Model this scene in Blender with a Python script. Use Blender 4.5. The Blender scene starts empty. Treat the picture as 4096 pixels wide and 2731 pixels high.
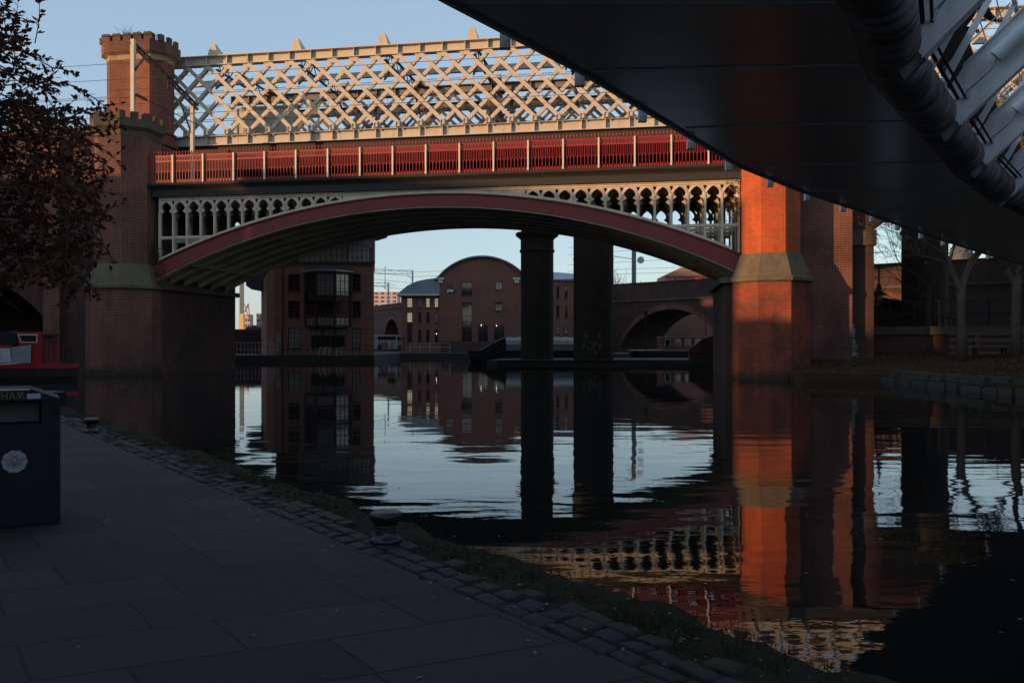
import bpy, bmesh, math, random
from math import sin, cos, pi, radians, sqrt, atan2, floor
from mathutils import Vector, Matrix

sc = bpy.context.scene
# ------------------------------------------------------------------ camera
cam_d = bpy.data.cameras.new("camera"); cam_d.sensor_width = 36; cam_d.lens = 29.06
cam_d.clip_start = 0.05; cam_d.clip_end = 6000
cam = bpy.data.objects.new("camera", cam_d); sc.collection.objects.link(cam)
cam.location = (0, 0, 2.0); cam.rotation_euler = (radians(90), 0, 0)
cam_d.shift_y = 0.0008
sc.camera = cam
# ------------------------------------------------------------------ light
SUN_EL = radians(7.0); SUN_AZ = radians(240)      # clockwise from +Y
SX, SY = sin(SUN_AZ), cos(SUN_AZ)
w = bpy.data.worlds.new("World"); sc.world = w; w.use_nodes = True
nt = w.node_tree; nt.nodes.clear()
sky = nt.nodes.new("ShaderNodeTexSky"); sky.sky_type = 'NISHITA'; sky.sun_disc = False
sky.sun_elevation = SUN_EL; sky.sun_rotation = SUN_AZ
sky.air_density = 1.0; sky.dust_density = 0.6; sky.ozone_density = 1.5; sky.altitude = 30
bg = nt.nodes.new("ShaderNodeBackground"); bg.inputs[1].default_value = 0.115
ow = nt.nodes.new("ShaderNodeOutputWorld")
sky_add = nt.nodes.new("ShaderNodeMix"); sky_add.data_type = 'RGBA'; sky_add.blend_type = 'ADD'; sky_add.clamp_result = False
sky_add.inputs[0].default_value = 1.0; sky_add.inputs[7].default_value = (2.25, 3.0, 3.95, 1)      # constant pale blue added over the sky texture
nt.links.new(sky.outputs[0], sky_add.inputs[6]); nt.links.new(sky_add.outputs[2], bg.inputs[0]); nt.links.new(bg.outputs[0], ow.inputs[0])
sl = bpy.data.lights.new("sun", 'SUN'); sl.energy = 5.0; sl.angle = radians(0.5); sl.color = (1.0, 0.56, 0.25)
so = bpy.data.objects.new("sun", sl); sc.collection.objects.link(so)
sd = Vector((SX * cos(SUN_EL), SY * cos(SUN_EL), sin(SUN_EL)))
so.rotation_euler = sd.to_track_quat('Z', 'Y').to_euler(); so.location = (-40, -30, 60)
sc.view_settings.view_transform = 'Standard'; sc.view_settings.look = 'None'
sc.view_settings.exposure = 0.0; sc.view_settings.gamma = 1.0
sc.cycles.max_bounces = 6; sc.cycles.diffuse_bounces = 2; sc.cycles.caustics_reflective = True; sc.cycles.sample_clamp_indirect = 4; sc.cycles.caustics_refractive = False
sc.cycles.use_denoising = True

# ------------------------------------------------------------------ materials
MATS = {}
def _nodes(name):
    m = bpy.data.materials.new(name); m.use_nodes = True; n = m.node_tree; n.nodes.clear()
    o = n.nodes.new("ShaderNodeOutputMaterial"); p = n.nodes.new("ShaderNodeBsdfPrincipled")
    n.links.new(p.outputs[0], o.inputs[0]); return m, n, p
def _noise(n, scale, detail=4, vec=None, rough=.6, mscale=None, coord='Object'):
    t = n.nodes.new("ShaderNodeTexNoise"); t.inputs['Scale'].default_value = scale
    t.inputs['Detail'].default_value = detail; t.inputs['Roughness'].default_value = rough
    if vec is None:
        c = n.nodes.new("ShaderNodeTexCoord"); vec = c.outputs[coord]
    if mscale:
        mp = n.nodes.new("ShaderNodeMapping"); mp.inputs['Scale'].default_value = mscale
        n.links.new(vec, mp.inputs[0]); vec = mp.outputs[0]
    n.links.new(vec, t.inputs['Vector']); return t.outputs['Fac']
def _ramp(n, fac, a, b):
    r = n.nodes.new("ShaderNodeMapRange"); r.inputs[1].default_value = a; r.inputs[2].default_value = b
    n.links.new(fac, r.inputs[0]); return r.outputs[0]
def _mix(n, fac, a, b, mode='MIX'):
    x = n.nodes.new("ShaderNodeMix"); x.data_type = 'RGBA'; x.blend_type = mode
    for s, v in ((x.inputs[0], fac), (x.inputs[6], a), (x.inputs[7], b)):
        if hasattr(v, 'links') or hasattr(v, 'node'): n.links.new(v, s)
        elif isinstance(v, (int, float)): s.default_value = v
        else: s.default_value = (*v[:3], 1)
    return x.outputs[2]
def _bump(n, p, h, s, d=.02):
    b = n.nodes.new("ShaderNodeBump"); b.inputs['Strength'].default_value = s; b.inputs['Distance'].default_value = d
    n.links.new(h, b.inputs['Height']); n.links.new(b.outputs[0], p.inputs['Normal'])
def brick(name, c1, c2, mortar=(.30, .24, .2), soot=.5, sootc=(.03, .022, .02), bw=.23, rh=.076, mw=.008, pale=.25, sc_=.35, tide=None):
    m, n, p = _nodes(name)
    uv = n.nodes.new("ShaderNodeUVMap"); uv.uv_map = "UVMap"
    t = n.nodes.new("ShaderNodeTexBrick"); n.links.new(uv.outputs[0], t.inputs[0])
    t.inputs['Color1'].default_value = (*c1, 1); t.inputs['Color2'].default_value = (*c2, 1)
    t.inputs['Mortar'].default_value = (*mortar, 1); t.inputs['Scale'].default_value = 1
    t.inputs['Mortar Size'].default_value = mw; t.inputs['Brick Width'].default_value = bw
    t.inputs['Row Height'].default_value = rh; t.inputs['Bias'].default_value = -.1
    col = t.outputs[0]
    big = _ramp(n, _noise(n, sc_, 5), .42, .68)
    col = _mix(n, _mul(n, big, soot), col, sootc)
    stk = _ramp(n, _noise(n, 1.0, 4, mscale=(1.6, 1.6, .22)), .5, .75)
    col = _mix(n, _mul(n, stk, soot * .8), col, sootc)
    pl = _ramp(n, _noise(n, .8, 6, mscale=(1, 1, .6)), .60, .78)
    col = _mix(n, _mul(n, pl, pale), col, (.42, .36, .30))
    if tide:
        cc = n.nodes.new("ShaderNodeTexCoord"); sp_ = n.nodes.new("ShaderNodeSeparateXYZ"); n.links.new(cc.outputs['Object'], sp_.inputs[0])
        ad = n.nodes.new("ShaderNodeMath"); ad.operation = 'MULTIPLY_ADD'; n.links.new(_noise(n, 2.2, 4), ad.inputs[0]); ad.inputs[1].default_value = 1.0; n.links.new(sp_.outputs[2], ad.inputs[2])
        col = _mix(n, _mul(n, _ramp(n, ad.outputs[0], tide+.55, tide+.1), .85), col, (.022, .024, .014))
    fine = _noise(n, 9, 3); col = _mix(n, .35, col, _mix(n, fine, (.2, .2, .2), (1, 1, 1)), 'MULTIPLY')
    n.links.new(col, p.inputs['Base Color']); p.inputs['Roughness'].default_value = .9
    _bump(n, p, t.outputs[1], -.5, .01); MATS[name] = m; return m
def _mul(n, a, k):
    x = n.nodes.new("ShaderNodeMath"); x.operation = 'MULTIPLY'; n.links.new(a, x.inputs[0]); x.inputs[1].default_value = k
    return x.outputs[0]
def plain(name, c, rough=.6, metal=0, dirt=.3, dirtc=(.04, .03, .025), s=1.5, bump=0, streak=0, spec=.5, bs=20):
    m, n, p = _nodes(name)
    col = _mix(n, _mul(n, _ramp(n, _noise(n, s, 6), .45, .75), dirt), c, dirtc)
    if streak:
        k = _ramp(n, _noise(n, 1.4, 4, mscale=(2.2, 2.2, .2)), .52, .8)
        col = _mix(n, _mul(n, k, streak), col, dirtc)
    f = _noise(n, s * 12, 3); col = _mix(n, .25, col, _mix(n, f, (.35, .35, .35), (1, 1, 1)), 'MULTIPLY')
    n.links.new(col, p.inputs['Base Color']); p.inputs['Roughness'].default_value = rough
    p.inputs['Metallic'].default_value = metal; p.inputs['Specular IOR Level'].default_value = spec
    if bump: _bump(n, p, _noise(n, bs, 5), bump, .02)
    MATS[name] = m; return m
def emis(name, c, s):
    m, n, p = _nodes(name); p.inputs['Base Color'].default_value = (*c, 1)
    p.inputs['Emission Color'].default_value = (*c, 1); p.inputs['Emission Strength'].default_value = s
    MATS[name] = m; return m

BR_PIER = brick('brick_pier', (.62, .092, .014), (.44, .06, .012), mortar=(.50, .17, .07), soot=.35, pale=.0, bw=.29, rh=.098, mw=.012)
BR_BASE = brick('brick_pier_base', (.38, .055, .014), (.27, .04, .012), mortar=(.28, .12, .07), soot=.7, pale=.16, sc_=.5, tide=.55, bw=.29, rh=.098, mw=.013)  # darker than the shaft: lower pier's shade put into the brick, with real stains
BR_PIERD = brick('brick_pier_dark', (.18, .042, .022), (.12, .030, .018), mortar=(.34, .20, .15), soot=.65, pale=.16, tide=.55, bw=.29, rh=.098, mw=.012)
BR_TOWER = brick('brick_tower', (.27, .075, .038), (.17, .048, .028), mortar=(.30, .15, .10), soot=.55, pale=.08, bw=.32, rh=.11, mw=.014)
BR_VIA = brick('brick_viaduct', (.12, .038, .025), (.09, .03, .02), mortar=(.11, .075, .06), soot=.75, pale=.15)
BR_SHADE = brick('brick_shade', (.085, .034, .028), (.065, .028, .024), mortar=(.12, .08, .07), soot=.8, pale=.1)  # far bays: brick darkened in place of missing shade, plus some soot
BR_FAR = brick('brick_far', (.28, .10, .072), (.23, .085, .06), mortar=(.27, .16, .13), soot=.2, pale=.06)
BR_APT = brick('brick_apartment', (.52, .20, .145), (.45, .17, .125), mortar=(.42, .27, .21), soot=.2, pale=.03)
STONE = plain('stone_cap', (.15, .115, .072), .9, dirt=.8, dirtc=(.055, .045, .03), s=1.2, bump=.4)
STONE_D = plain('stone_dark', (.12, .092, .07), .9, dirt=.8, dirtc=(.035, .03, .028), s=1.0, bump=.5, spec=.2)
STONE_L = plain('stone_band', (.42, .30, .18), .9, dirt=.7, dirtc=(.07, .045, .03), s=1.3, bump=.2)
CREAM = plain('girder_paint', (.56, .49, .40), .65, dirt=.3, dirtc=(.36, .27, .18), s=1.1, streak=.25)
CREAM_SHADE = plain('girder_paint_shade', (.20, .17, .14), .7, dirt=.5, s=1.1)  # darker copy of the cream paint, standing in for the far girder's shade
DARKST = plain('dark_steel', (.05, .045, .043), .7, dirt=.4, s=1)
MAROON = plain('maroon_steel', (.16, .03, .025), .8, dirt=.4, s=1)
WHITE = plain('tracery_paint', (.66, .56, .43), .6, dirt=.35, dirtc=(.30, .19, .11), s=1.6, streak=.3)
RED = plain('arch_red', (.21, .020, .015), .55, dirt=.35, dirtc=(.11, .035, .032), s=.8, streak=.25)
REDF = plain('fence_red', (.34, .016, .010), .5, dirt=.2, dirtc=(.1, .01, .01), s=3)
CORN = plain('cornice_black', (.035, .032, .03), .8, dirt=.4, s=1)
SOFF = plain('soffit_paint', (.74, .62, .45), .7, dirt=.45, dirtc=(.06, .05, .04), s=.7)
POST = plain('post_cream', (.78, .66, .48), .5, dirt=.15, s=3)
GREYM = plain('footbridge_grey', (.52, .52, .55), .42, dirt=.3, dirtc=(.12, .11, .11), s=1.1, streak=.3)
BLK = plain('black_paint', (.010, .010, .012), .4, dirt=.3, s=4, bump=.1)
BLKM = plain('black_matt', (.02, .02, .022), .8, dirt=.3, s=4)
NAVY = plain('bin_navy', (.006, .007, .010), .5, dirt=.35, dirtc=(.022, .022, .022), s=6, bump=.12, spec=.3)
SLATE = plain('slate', (.07, .075, .085), .6, dirt=.3, s=2)
ROOFM = plain('metal_roof', (.26, .31, .38), .4, metal=.2, dirt=.25, s=.5)
COLM = plain('column_iron', (.060, .048, .036), .85, spec=.2, dirt=.7, dirtc=(.03, .028, .026), s=.8, streak=.6, bump=.2)
BARK = plain('bark', (.09, .065, .045), .95, dirt=.6, s=6, bump=.6)
TWIG = plain('twig', (.05, .035, .03), .9, dirt=.3, s=8)
GRASSM = plain('grass_blade', (.022, .032, .010), .9, dirt=.4, dirtc=(.08, .06, .025), s=3, spec=.1)
BANK = plain('bank_soil', (.06, .035, .022), 1, dirt=.7, dirtc=(.035, .04, .018), s=2.2, bump=.8, spec=.1)
SOIL = plain('verge_soil', (.024, .022, .016), 1, dirt=.7, dirtc=(.03, .036, .015), s=5, bump=.8, spec=.1)
GROUND = plain('ground_far', (.06, .058, .05), 1, dirt=.6, s=.5, bump=.3)
QUAY = plain('quay_stone', (.06, .055, .046), .95, dirt=.7, dirtc=(.03, .035, .025), s=1.2, bump=.6)
COB = plain('cobble_stone', (.028, .028, .028), .75, dirt=.6, dirtc=(.014, .013, .011), s=7, bump=.5, spec=.2)
BOATRED = plain('boat_red', (.30, .012, .015), .35, dirt=.15, s=3)
BOATWH = plain('boat_panel', (.42, .43, .44), .5, dirt=.15, s=3)
GREYP = plain('grey_panel', (.22, .24, .26), .5, dirt=.2, s=3)
TARP = plain('tarp_grey', (.16, .18, .18), .5, dirt=.4, s=1.4, bump=.2)
WOOD = plain('timber', (.11, .085, .055), .9, dirt=.5, s=3, bump=.4)
COAT = plain('dark_coat', (.015, .015, .02), .9, dirt=.2, s=5)
SKIN = plain('skin', (.45, .28, .2), .6, dirt=.1, s=5)
BRICKRUB = plain('stone_rubble', (.5, .48, .45), .9, dirt=.5, s=4)
YEL = plain('crane_yellow', (.75, .50, .16), .5, dirt=.1, s=1)
GREYC = plain('crane_grey', (.16, .17, .18), .5, dirt=.1, s=1)
SIGNG = plain('sign_green', (.01, .10, .045), .5, dirt=.05, s=1)
SIGNR = plain('sign_red', (.30, .02, .02), .5, dirt=.05, s=1)
SIGNRL = emis('sign_red_glow', (1, .12, .05), .9)
LETW = plain('letter_white', (.85, .85, .85), .5, dirt=.02, s=1)
GRAF = plain('graffiti_green', (.12, .28, .03), .6, dirt=.2, s=40)
LINEB = plain('emblem_line', (.12, .13, .14), .6, dirt=.02, s=1)
TOWP = plain('tower_pink', (.55, .40, .38), .8, dirt=.05, s=.1)
TOWG = plain('tower_grey', (.30, .30, .34), .8, dirt=.05, s=.1)
WINSKY = emis('window_sky_glow', (.95, .76, .46), .33)  # emission imitating warm sky reflected in hostel windows
LAMPW = emis('lamp_white', (1, .95, .9), 5)
def glass(name, c, r=.06, ior=1.6):
    m, n, p = _nodes(name); p.inputs['Base Color'].default_value = (*c, 1); p.inputs['Roughness'].default_value = r
    p.inputs['IOR'].default_value = ior; p.inputs['Specular IOR Level'].default_value = .8
    _bump(n, p, _noise(n, 1.3, 2), .06, .05); MATS[name] = m; return m
GLASS = glass('glass_dark', (.02, .022, .025)); GLASS_SKY = glass('glass_sky', (.34, .33, .32), .2)  # second glass: pale base colour imitates sky reflected in the panes
def leafmat(name, a, b):
    m, n, p = _nodes(name)
    oi = n.nodes.new("ShaderNodeNewGeometry"); col = _mix(n, oi.outputs['Random Per Island'], a, b)
    n.links.new(col, p.inputs['Base Color']); p.inputs['Roughness'].default_value = .7; p.inputs['Specular IOR Level'].default_value = .15
    tr = n.nodes.new("ShaderNodeBsdfTranslucent"); n.links.new(col, tr.inputs[0])
    mx = n.nodes.new("ShaderNodeMixShader"); mx.inputs[0].default_value = .25
    o = [x for x in n.nodes if x.type == 'OUTPUT_MATERIAL'][0]
    n.links.new(p.outputs[0], mx.inputs[1]); n.links.new(tr.outputs[0], mx.inputs[2]); n.links.new(mx.outputs[0], o.inputs[0])
    MATS[name] = m; return m
LEAFN = leafmat('leaf_brown', (.13, .034, .014), (.035, .022, .010))
LEAFR = leafmat('leaf_orange', (.42, .20, .06), (.20, .17, .05))
LEAFG = leafmat('leaf_dull_green', (.06, .07, .02), (.10, .07, .03))
LEAFD = leafmat('leaf_fallen', (.16, .08, .03), (.24, .20, .16))

def slabmat():
    m, n, p = _nodes('paving_slabs')
    uv = n.nodes.new("ShaderNodeUVMap"); uv.uv_map = "UVMap"
    d = n.nodes.new("ShaderNodeMapping"); n.links.new(uv.outputs[0], d.inputs[0])
    nz = n.nodes.new("ShaderNodeTexNoise"); nz.inputs['Scale'].default_value = 2.5; n.links.new(uv.outputs[0], nz.inputs['Vector'])
    va = n.nodes.new("ShaderNodeVectorMath"); va.operation = 'MULTIPLY_ADD'
    n.links.new(nz.outputs['Color'], va.inputs[0]); va.inputs[1].default_value = (.035, .035, 0); n.links.new(uv.outputs[0], va.inputs[2])
    t = n.nodes.new("ShaderNodeTexBrick"); n.links.new(va.outputs[0], t.inputs[0])
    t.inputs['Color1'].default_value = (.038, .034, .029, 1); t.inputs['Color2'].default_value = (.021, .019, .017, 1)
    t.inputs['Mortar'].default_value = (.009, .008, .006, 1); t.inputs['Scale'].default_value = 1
    t.inputs['Mortar Size'].default_value = .011; t.inputs['Mortar Smooth'].default_value = .4
    t.inputs['Brick Width'].default_value = .95; t.inputs['Row Height'].default_value = .56; t.offset = .42; t.squash = 1.25; t.squash_frequency = 3
    col = _mix(n, _mul(n, _ramp(n, _noise(n, .55, 6), .45, .7), .55), t.outputs[0], (.021, .020, .016))
    col = _mix(n, _mul(n, _ramp(n, _noise(n, 3.5, 5), .58, .72), .6), col, (.016, .014, .012))
    col = _mix(n, _mul(n, _ramp(n, _noise(n, 38, 2), .70, .76), .55), col, (.07, .068, .06))
    col = _mix(n, _mul(n, _ramp(n, _noise(n, 13, 3), .66, .70), .6), col, (.012, .011, .010))
    # mossy dirt on the side away from the water
    f = _noise(n, 30, 3); col = _mix(n, .3, col, _mix(n, f, (.4, .4, .4), (1, 1, 1)), 'MULTIPLY')
    n.links.new(col, p.inputs['Base Color']); p.inputs['Roughness'].default_value = .8; p.inputs['Specular IOR Level'].default_value = .22
    _bump(n, p, _mixf(n, t.outputs[1], _noise(n, 22, 5)), .35, .01)
    return m
def _mixf(n, a, b):
    x = n.nodes.new("ShaderNodeMath"); x.operation = 'MULTIPLY_ADD'; n.links.new(a, x.inputs[0]); x.inputs[1].default_value = -1.6
    n.links.new(b, x.inputs[2]); return x.outputs[0]
SLABS = slabmat()
def watermat():
    m, n, p = _nodes('canal_water')
    p.inputs['Base Color'].default_value = (.006, .008, .008, 1); p.inputs['Roughness'].default_value = .012
    p.inputs['IOR'].default_value = 1.333; p.inputs['Specular IOR Level'].default_value = .5
    c = n.nodes.new("ShaderNodeTexCoord")
    a = _noise(n, 1.0, 2, vec=c.outputs['Object'], mscale=(.42, 1.15, 1), rough=.4)
    b = _noise(n, 1.0, 3, vec=c.outputs['Object'], mscale=(2.2, 5.0, 1), rough=.5)
    big = _ramp(n, _noise(n, .05, 2, vec=c.outputs['Object']), .35, .65)
    x = n.nodes.new("ShaderNodeMath"); x.operation = 'MULTIPLY_ADD'
    n.links.new(b, x.inputs[0]); x.inputs[1].default_value = .09; n.links.new(a, x.inputs[2])
    bp = n.nodes.new("ShaderNodeBump"); bp.inputs['Distance'].default_value = .05
    st = n.nodes.new("ShaderNodeMath"); st.operation = 'MULTIPLY_ADD'; n.links.new(big, st.inputs[0])
    st.inputs[1].default_value = .07; st.inputs[2].default_value = .085
    sy_ = n.nodes.new('ShaderNodeSeparateXYZ'); n.links.new(c.outputs['Object'], sy_.inputs[0])
    nr = n.nodes.new('ShaderNodeMapRange'); nr.inputs[1].default_value = 9; nr.inputs[2].default_value = 30; nr.inputs[3].default_value = 2.2; nr.inputs[4].default_value = .65
    n.links.new(sy_.outputs[1], nr.inputs[0]); mm_ = n.nodes.new('ShaderNodeMath'); mm_.operation = 'MULTIPLY'; n.links.new(st.outputs[0], mm_.inputs[0]); n.links.new(nr.outputs[0], mm_.inputs[1]); st = mm_
    n.links.new(st.outputs[0], bp.inputs['Strength']); n.links.new(x.outputs[0], bp.inputs['Height'])
    n.links.new(bp.outputs[0], p.inputs['Normal']); return m
WATER = watermat()

# ------------------------------------------------------------------ mesh helpers
col = sc.collection
class MB:
    def __init__(s, M=None): s.v = []; s.f = []; s.M = M or Matrix()
    def add(s, vs, fs):
        b = len(s.v); s.v += [tuple(s.M @ Vector(q)) for q in vs]; s.f += [tuple(b + i for i in q) for q in fs]; return s
    def box(s, x0, x1, y0, y1, z0, z1):
        return s.add([(x0,y0,z0),(x1,y0,z0),(x1,y1,z0),(x0,y1,z0),(x0,y0,z1),(x1,y0,z1),(x1,y1,z1),(x0,y1,z1)],
                     [(0,3,2,1),(4,5,6,7),(0,1,5,4),(1,2,6,5),(2,3,7,6),(3,0,4,7)])
    def ext(s, pts, vec):
        n = len(pts); vec = Vector(vec); a = [Vector(q) for q in pts]
        return s.add([tuple(q) for q in a] + [tuple(q + vec) for q in a],
              [tuple(range(n))[::-1], tuple(range(n, 2*n))] + [(i, (i+1) % n, n+(i+1) % n, n+i) for i in range(n)])
    def xz(s, pts, y0, y1): return s.ext([(q[0], y0, q[1]) for q in pts], (0, y1 - y0, 0))
    def xy(s, pts, z0, z1): return s.ext([(q[0], q[1], z0) for q in pts], (0, 0, z1 - z0))
    def quad(s, *p): return s.add(p, [tuple(range(len(p)))])
    def bar(s, p, q, w, h, up=(0, 0, 1), off=0):
        p = Vector(p); q = Vector(q); d = (q - p); L = d.length
        if L < 1e-6: return s
        d.normalize(); up = Vector(up)
        if abs(d.dot(up)) > .99: up = Vector((0, 1, 0))
        sd_ = d.cross(up).normalized(); u = sd_.cross(d).normalized()
        a = sd_ * w / 2; b = u * h / 2
        vs = [p-a-b, p+a-b, p+a+b, p-a+b, q-a-b, q+a-b, q+a+b, q-a+b]
        return s.add([tuple(x) for x in vs], [(0,3,2,1),(4,5,6,7),(0,1,5,4),(1,2,6,5),(2,3,7,6),(3,0,4,7)])
    def tube(s, pts, r, n=8, cap=True):
        pts = [Vector(p) for p in pts]; rr = r if isinstance(r, (list, tuple)) else [r] * len(pts)
        vs = []; fs = []; up = None
        for i, p in enumerate(pts):
            d = (pts[min(i+1, len(pts)-1)] - pts[max(i-1, 0)]).normalized()
            if up is None: up = Vector((0, 0, 1)) if abs(d.z) < .9 else Vector((1, 0, 0))
            a = d.cross(up).normalized(); b = a.cross(d).normalized(); up = b
            for k in range(n):
                t = 2 * pi * k / n; vs.append(tuple(p + (a * cos(t) + b * sin(t)) * rr[i]))
        for i in range(len(pts) - 1):
            for k in range(n): fs.append((i*n+k, i*n+(k+1) % n, (i+1)*n+(k+1) % n, (i+1)*n+k))
        if cap: fs += [tuple(range(n))[::-1], tuple((len(pts)-1)*n + k for k in range(n))]
        return s.add(vs, fs)
    def lathe(s, prof, n=24, c=(0, 0)):
        vs = []; fs = []
        for r, z in prof:
            for k in range(n): t = 2*pi*k/n; vs.append((c[0] + r*cos(t), c[1] + r*sin(t), z))
        for i in range(len(prof)-1):
            for k in range(n): fs.append((i*n+k, i*n+(k+1) % n, (i+1)*n+(k+1) % n, (i+1)*n+k))
        fs += [tuple(range(n))[::-1], tuple((len(prof)-1)*n+k for k in range(n))]
        return s.add(vs, fs)
    def build(s, name, mat, parent=None, smooth=False, uvf=None, recalc=True):
        me = bpy.data.meshes.new(name); me.from_pydata(s.v, [], s.f); me.update()
        if recalc and len(s.f) < 60000:
            bm = bmesh.new(); bm.from_mesh(me); bmesh.ops.recalc_face_normals(bm, faces=bm.faces); bm.to_mesh(me); bm.free()
        uvl = me.uv_layers.new(name="UVMap"); vs = me.vertices; buf = [0.0] * (2 * len(me.loops))
        for po in me.polygons:
            nx, ny, nz = po.normal
            hl = sqrt(nx*nx + ny*ny)
            for li in po.loop_indices:
                c = vs[me.loops[li].vertex_index].co
                if uvf: u, v_ = uvf(c)
                elif abs(nz) > .75: u, v_ = c.x, c.y
                else: u, v_ = (-ny*c.x + nx*c.y) / max(hl, 1e-6), c.z
                buf[2*li] = u; buf[2*li+1] = v_
        uvl.data.foreach_set('uv', buf)
        if smooth: me.polygons.foreach_set('use_smooth', [True] * len(me.polygons))
        me.materials.append(mat); o = bpy.data.objects.new(name, me); col.objects.link(o)
        if parent: o.parent = parent
        return o
def tag(o, label, cat, group=None, kind=None):
    if label: o['label'] = label
    if cat: o['category'] = cat
    if group: o['group'] = group
    if kind: o['kind'] = kind
    return o
def thing(name, label, cat, loc=(0, 0, 0), rz=0, group=None):
    o = bpy.data.objects.new(name, None); col.objects.link(o); o.location = loc; o.rotation_euler = (0, 0, rz)
    o.empty_display_size = .3; return tag(o, label, cat, group)
def struct(name, mb, mat, label=None, **k):
    o = mb.build(name, mat, **k); o['kind'] = 'structure'
    if label: o['label'] = label
    return o
def copy_tree(o, parent=None):
    c = o.copy(); col.objects.link(c); c.parent = parent
    for ch in list(o.children): copy_tree(ch, c)
    return c
def share(o, loc, parent, rz=None):
    c = o.copy(); col.objects.link(c); c.parent = parent; c.location = loc
    if rz is not None: c.rotation_euler = (0, 0, rz)
    return c
# bridge frame: x along the arch bridge to the right, y away from the camera
BRZ = -radians(9.55); CA, SA = cos(BRZ), sin(BRZ); AX, AY = 12.65, 46.0
def LB(x, y, z=0): return (AX + CA*x - SA*y, AY + SA*x + CA*y, z)
def octo(a, cx=0, cy=0):
    s = a * math.tan(pi/8); return [(cx+x, cy+y) for x, y in ((-s,-a),(s,-a),(a,-s),(a,s),(s,a),(-s,a),(-a,s),(-a,-s))]
def loft(mb, polys):
    n = len(polys[0][0]); vs = []; fs = []
    for pl, z in polys: vs += [(x, y, z) for x, y in pl]
    for i in range(len(polys)-1):
        for k in range(n): fs.append((i*n+k, i*n+(k+1) % n, (i+1)*n+(k+1) % n, (i+1)*n+k))
    fs += [tuple(range(n))[::-1], tuple((len(polys)-1)*n+k for k in range(n))]
    return mb.add(vs, fs)
def facade(mb, x0, x1, z0, z1, holes, y=0, rev=.18):
    xs = sorted({x0, x1, *[h[0] for h in holes], *[h[1] for h in holes]}); zs = sorted({z0, z1, *[h[2] for h in holes], *[h[3] for h in holes]})
    for i in range(len(xs)-1):
        for k in range(len(zs)-1):
            cx = (xs[i]+xs[i+1])/2; cz = (zs[k]+zs[k+1])/2
            if any(h[0] < cx < h[1] and h[2] < cz < h[3] for h in holes): continue
            mb.quad((xs[i], y, zs[k]), (xs[i+1], y, zs[k]), (xs[i+1], y, zs[k+1]), (xs[i], y, zs[k+1]))
    for a, b, c, d in holes:
        mb.quad((a,y,c),(a,y+rev,c),(a,y+rev,d),(a,y,d)); mb.quad((b,y,c),(b,y,d),(b,y+rev,d),(b,y+rev,c))
        mb.quad((a,y,c),(b,y,c),(b,y+rev,c),(a,y+rev,c)); mb.quad((a,y,d),(a,y+rev,d),(b,y+rev,d),(b,y,d))
def window(par, M, x0, x1, z0, z1, y, nx, nz, fm, gm, ft=.07, sill=None, name='window'):
    f = MB(M)
    f.box(x0, x0+ft, y, y+.07, z0, z1); f.box(x1-ft, x1, y, y+.07, z0, z1)
    f.box(x0+ft, x1-ft, y, y+.07, z0, z0+ft); f.box(x0+ft, x1-ft, y, y+.07, z1-ft, z1)
    for i in range(1, nx): c = x0+(x1-x0)*i/nx; f.box(c-ft*.4, c+ft*.4, y+.005, y+.065, z0+ft, z1-ft)
    for i in range(1, nz): c = z0+(z1-z0)*i/nz; f.box(x0+ft, x1-ft, y+.012, y+.058, c-ft*.35, c+ft*.35)
    o = f.build(name, fm, par)
    g = MB(M); g.quad((x0+.01, y+.05, z0+.01), (x1-.01, y+.05, z0+.01), (x1-.01, y+.05, z1-.01), (x0+.01, y+.05, z1-.01))
    g.build('pane', gm, o, recalc=False)
    if sill:
        s_ = MB(M); s_.box(x0-.08, x1+.08, y-.2, y+.02, z0-.1, z0-.002); s_.build('sill', sill, o)
    return o
def archwall(mb, x0, x1, zb, zt, y0, y1, ops, step=.5):
    """wall along x with segmental arch openings (a, b, spring, rise)."""
    def opz(x):
        for a, b, sp, ri in ops:
            if a < x < b:
                h = (b-a)/2; R = (h*h + ri*ri)/(2*ri); c = (a+b)/2; return sp + ri - R + sqrt(max(R*R - (x-c)**2, 0))
        return None
    xs = {x0, x1}
    for a, b, sp, ri in ops:
        n = max(10, int((b-a)/step)); xs |= {a + (b-a)*i/n for i in range(n+1)}
    xs = sorted(x for x in xs if x0 <= x <= x1)
    for p, q in zip(xs[:-1], xs[1:]):
        m = (p+q)/2; zo = opz(m)
        if zo is None:
            mb.quad((p,y0,zb),(q,y0,zb),(q,y0,zt),(p,y0,zt)); mb.quad((p,y1,zb),(p,y1,zt),(q,y1,zt),(q,y1,zb))
        else:
            zp = opz(p) or opz(p+1e-4) or zo; zq = opz(q) or opz(q-1e-4) or zo
            mb.quad((p,y0,zp),(q,y0,zq),(q,y0,zt),(p,y0,zt)); mb.quad((p,y1,zp),(p,y1,zt),(q,y1,zt),(q,y1,zq))
            mb.quad((p,y0,zp),(p,y1,zp),(q,y1,zq),(q,y0,zq))
        mb.quad((p,y0,zt),(q,y0,zt),(q,y1,zt),(p,y1,zt))
    for a, b, sp, ri in ops:
        for x in (a, b):
            if x0 < x < x1: mb.quad((x,y0,zb),(x,y1,zb),(x,y1,sp),(x,y0,sp))
    for x in (x0, x1): mb.quad((x,y0,zb),(x,y1,zb),(x,y1,zt),(x,y0,zt))
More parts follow.
